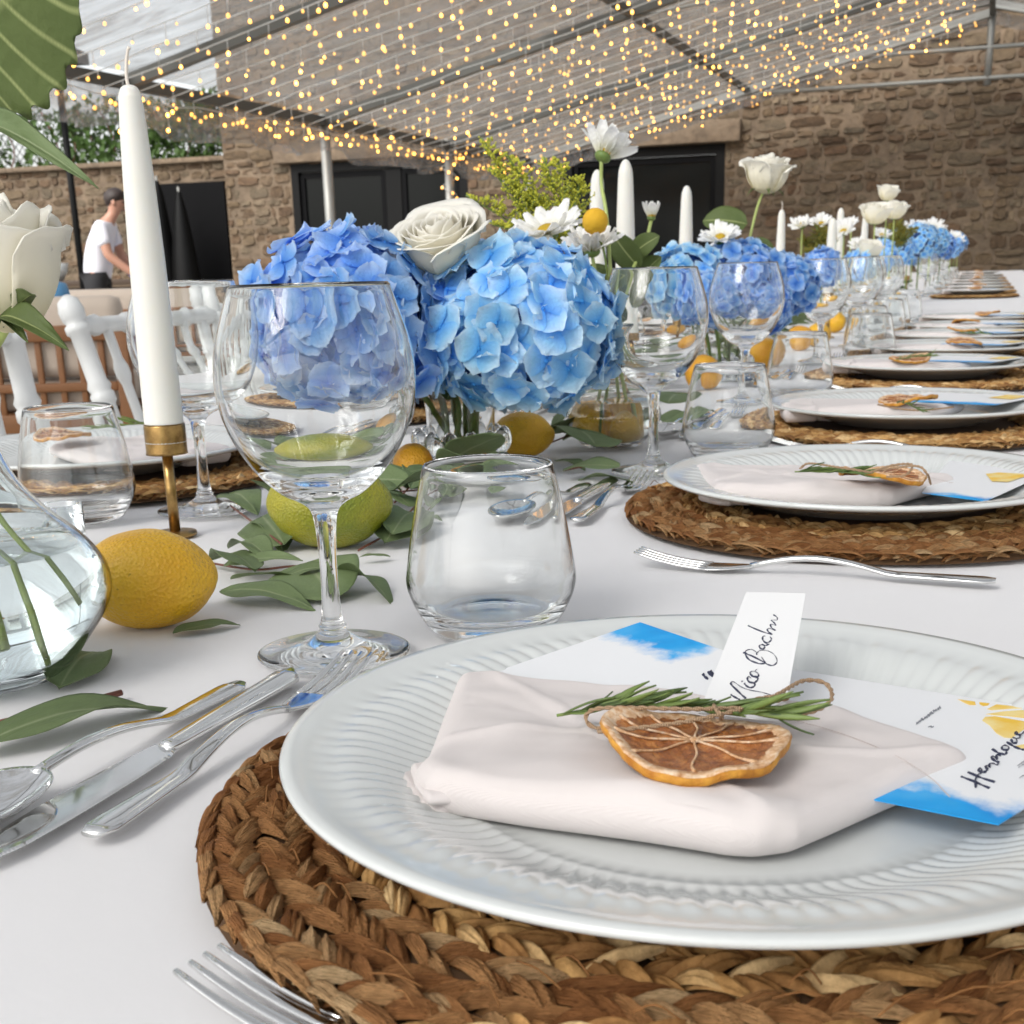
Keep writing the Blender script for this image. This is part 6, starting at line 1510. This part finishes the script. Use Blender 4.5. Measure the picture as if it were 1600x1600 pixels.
g1 = PYY(1278, 420, 3.95); goldenrod('olive goldenrod spray between the far daisies', g1, [PYY(1256, 372, 3.95), PYY(1275, 352, 3.95), PYY(1293, 362, 3.95), PYY(1290, 390, 3.9), PYY(1262, 392, 3.9)], M['solidago_olive'], 4, 1.5)
g1 = PYY(1400, 400, 5.5); goldenrod('olive goldenrod far behind the white roses', g1, [PYY(1405, 345, 5.5), PYY(1415, 360, 5.5), PYY(1390, 350, 5.5), PYY(1432, 356, 5.5)], M['solidago_olive'], 6, 1.6)
# broad leaves among the flowers
lfm = leaf_mesh(.62, .15, .12, seed=14, rnd_=True, nu=14, nv=6, mt=M['leaf_green'], name='leaf')
t = thing('foliage_stem', 'broad dark leaves on the bud stem behind the near bouquet', 'leaves', PYY(985, 430, 1.54)); o0 = Vector(t.location)
for (x0, y0, x1, y1, Y) in [(1000, 420, 955, 365, 1.55), (985, 400, 1028, 368, 1.57), (985, 430, 940, 440, 1.56), (990, 450, 1030, 400, 1.58), (975, 470, 930, 420, 1.60), (970, 440, 900, 425, 1.62), (985, 480, 1010, 430, 1.62), (975, 500, 925, 470, 1.62)]: leaf_between(t, PYY(x0, y0, Y) - o0, PYY(x1, y1, Y - .01) - o0, 0, 1, rnd.uniform(-.6, .6), up=(0, -1, .4), me=lfm)
t = thing('foliage_stem', 'round green leaf behind the pale daisy and the single rose stem', 'leaves', PYY(1170, 380, 2.5)); o0 = Vector(t.location)
for (x0, y0, x1, y1, Y) in [(1168, 350, 1098, 342, 2.45), (1172, 380, 1210, 395, 2.5), (1165, 395, 1120, 400, 2.5)]: leaf_between(t, PYY(x0, y0, Y) - o0, PYY(x1, y1, Y - .01) - o0, 0, 1.1, .2, up=(0, -1, .4), me=lfm)
t = thing('foliage_stem', 'green leaves under the hydrangeas over the near beaded vase', 'leaves', B1 + Vector((0, 0, .09))); o0 = Vector(t.location)
for k in range(12):
    a = k * .55; p = B1 + Vector((.02 * math.cos(a), .02 * math.sin(a), .09)); e = p + Vector((.06 * math.cos(a), .06 * math.sin(a), .015 * (k % 3) - .005)); leaf_between(t, p - o0, e - o0, 0, .9, rnd.uniform(-.4, .4), me=lfm)
# small glass votive
mb = MB(); lathe(mb, [(0, .001), (.0145, .0008), (.0152, .002), (.0160, .036), (.0156, .0366), (.0146, .036), (.0138, .010), (.0120, .0085), (0, .008)], 40)
p = PZ(105, 862, T); tag(mb.build('votive_glass', M['bluish_glass'], None, loc=(p.x, p.y, T + .0012)), 'small straight votive glass behind the decanter', 'votive')
p = PZ(1165, 690, T); mb = MB(); lathe(mb, [(0, .001), (.026, .0008), (.027, .002), (.0275, .018), (.0268, .0186), (.0255, .018), (.024, .006), (0, .005)], 32)
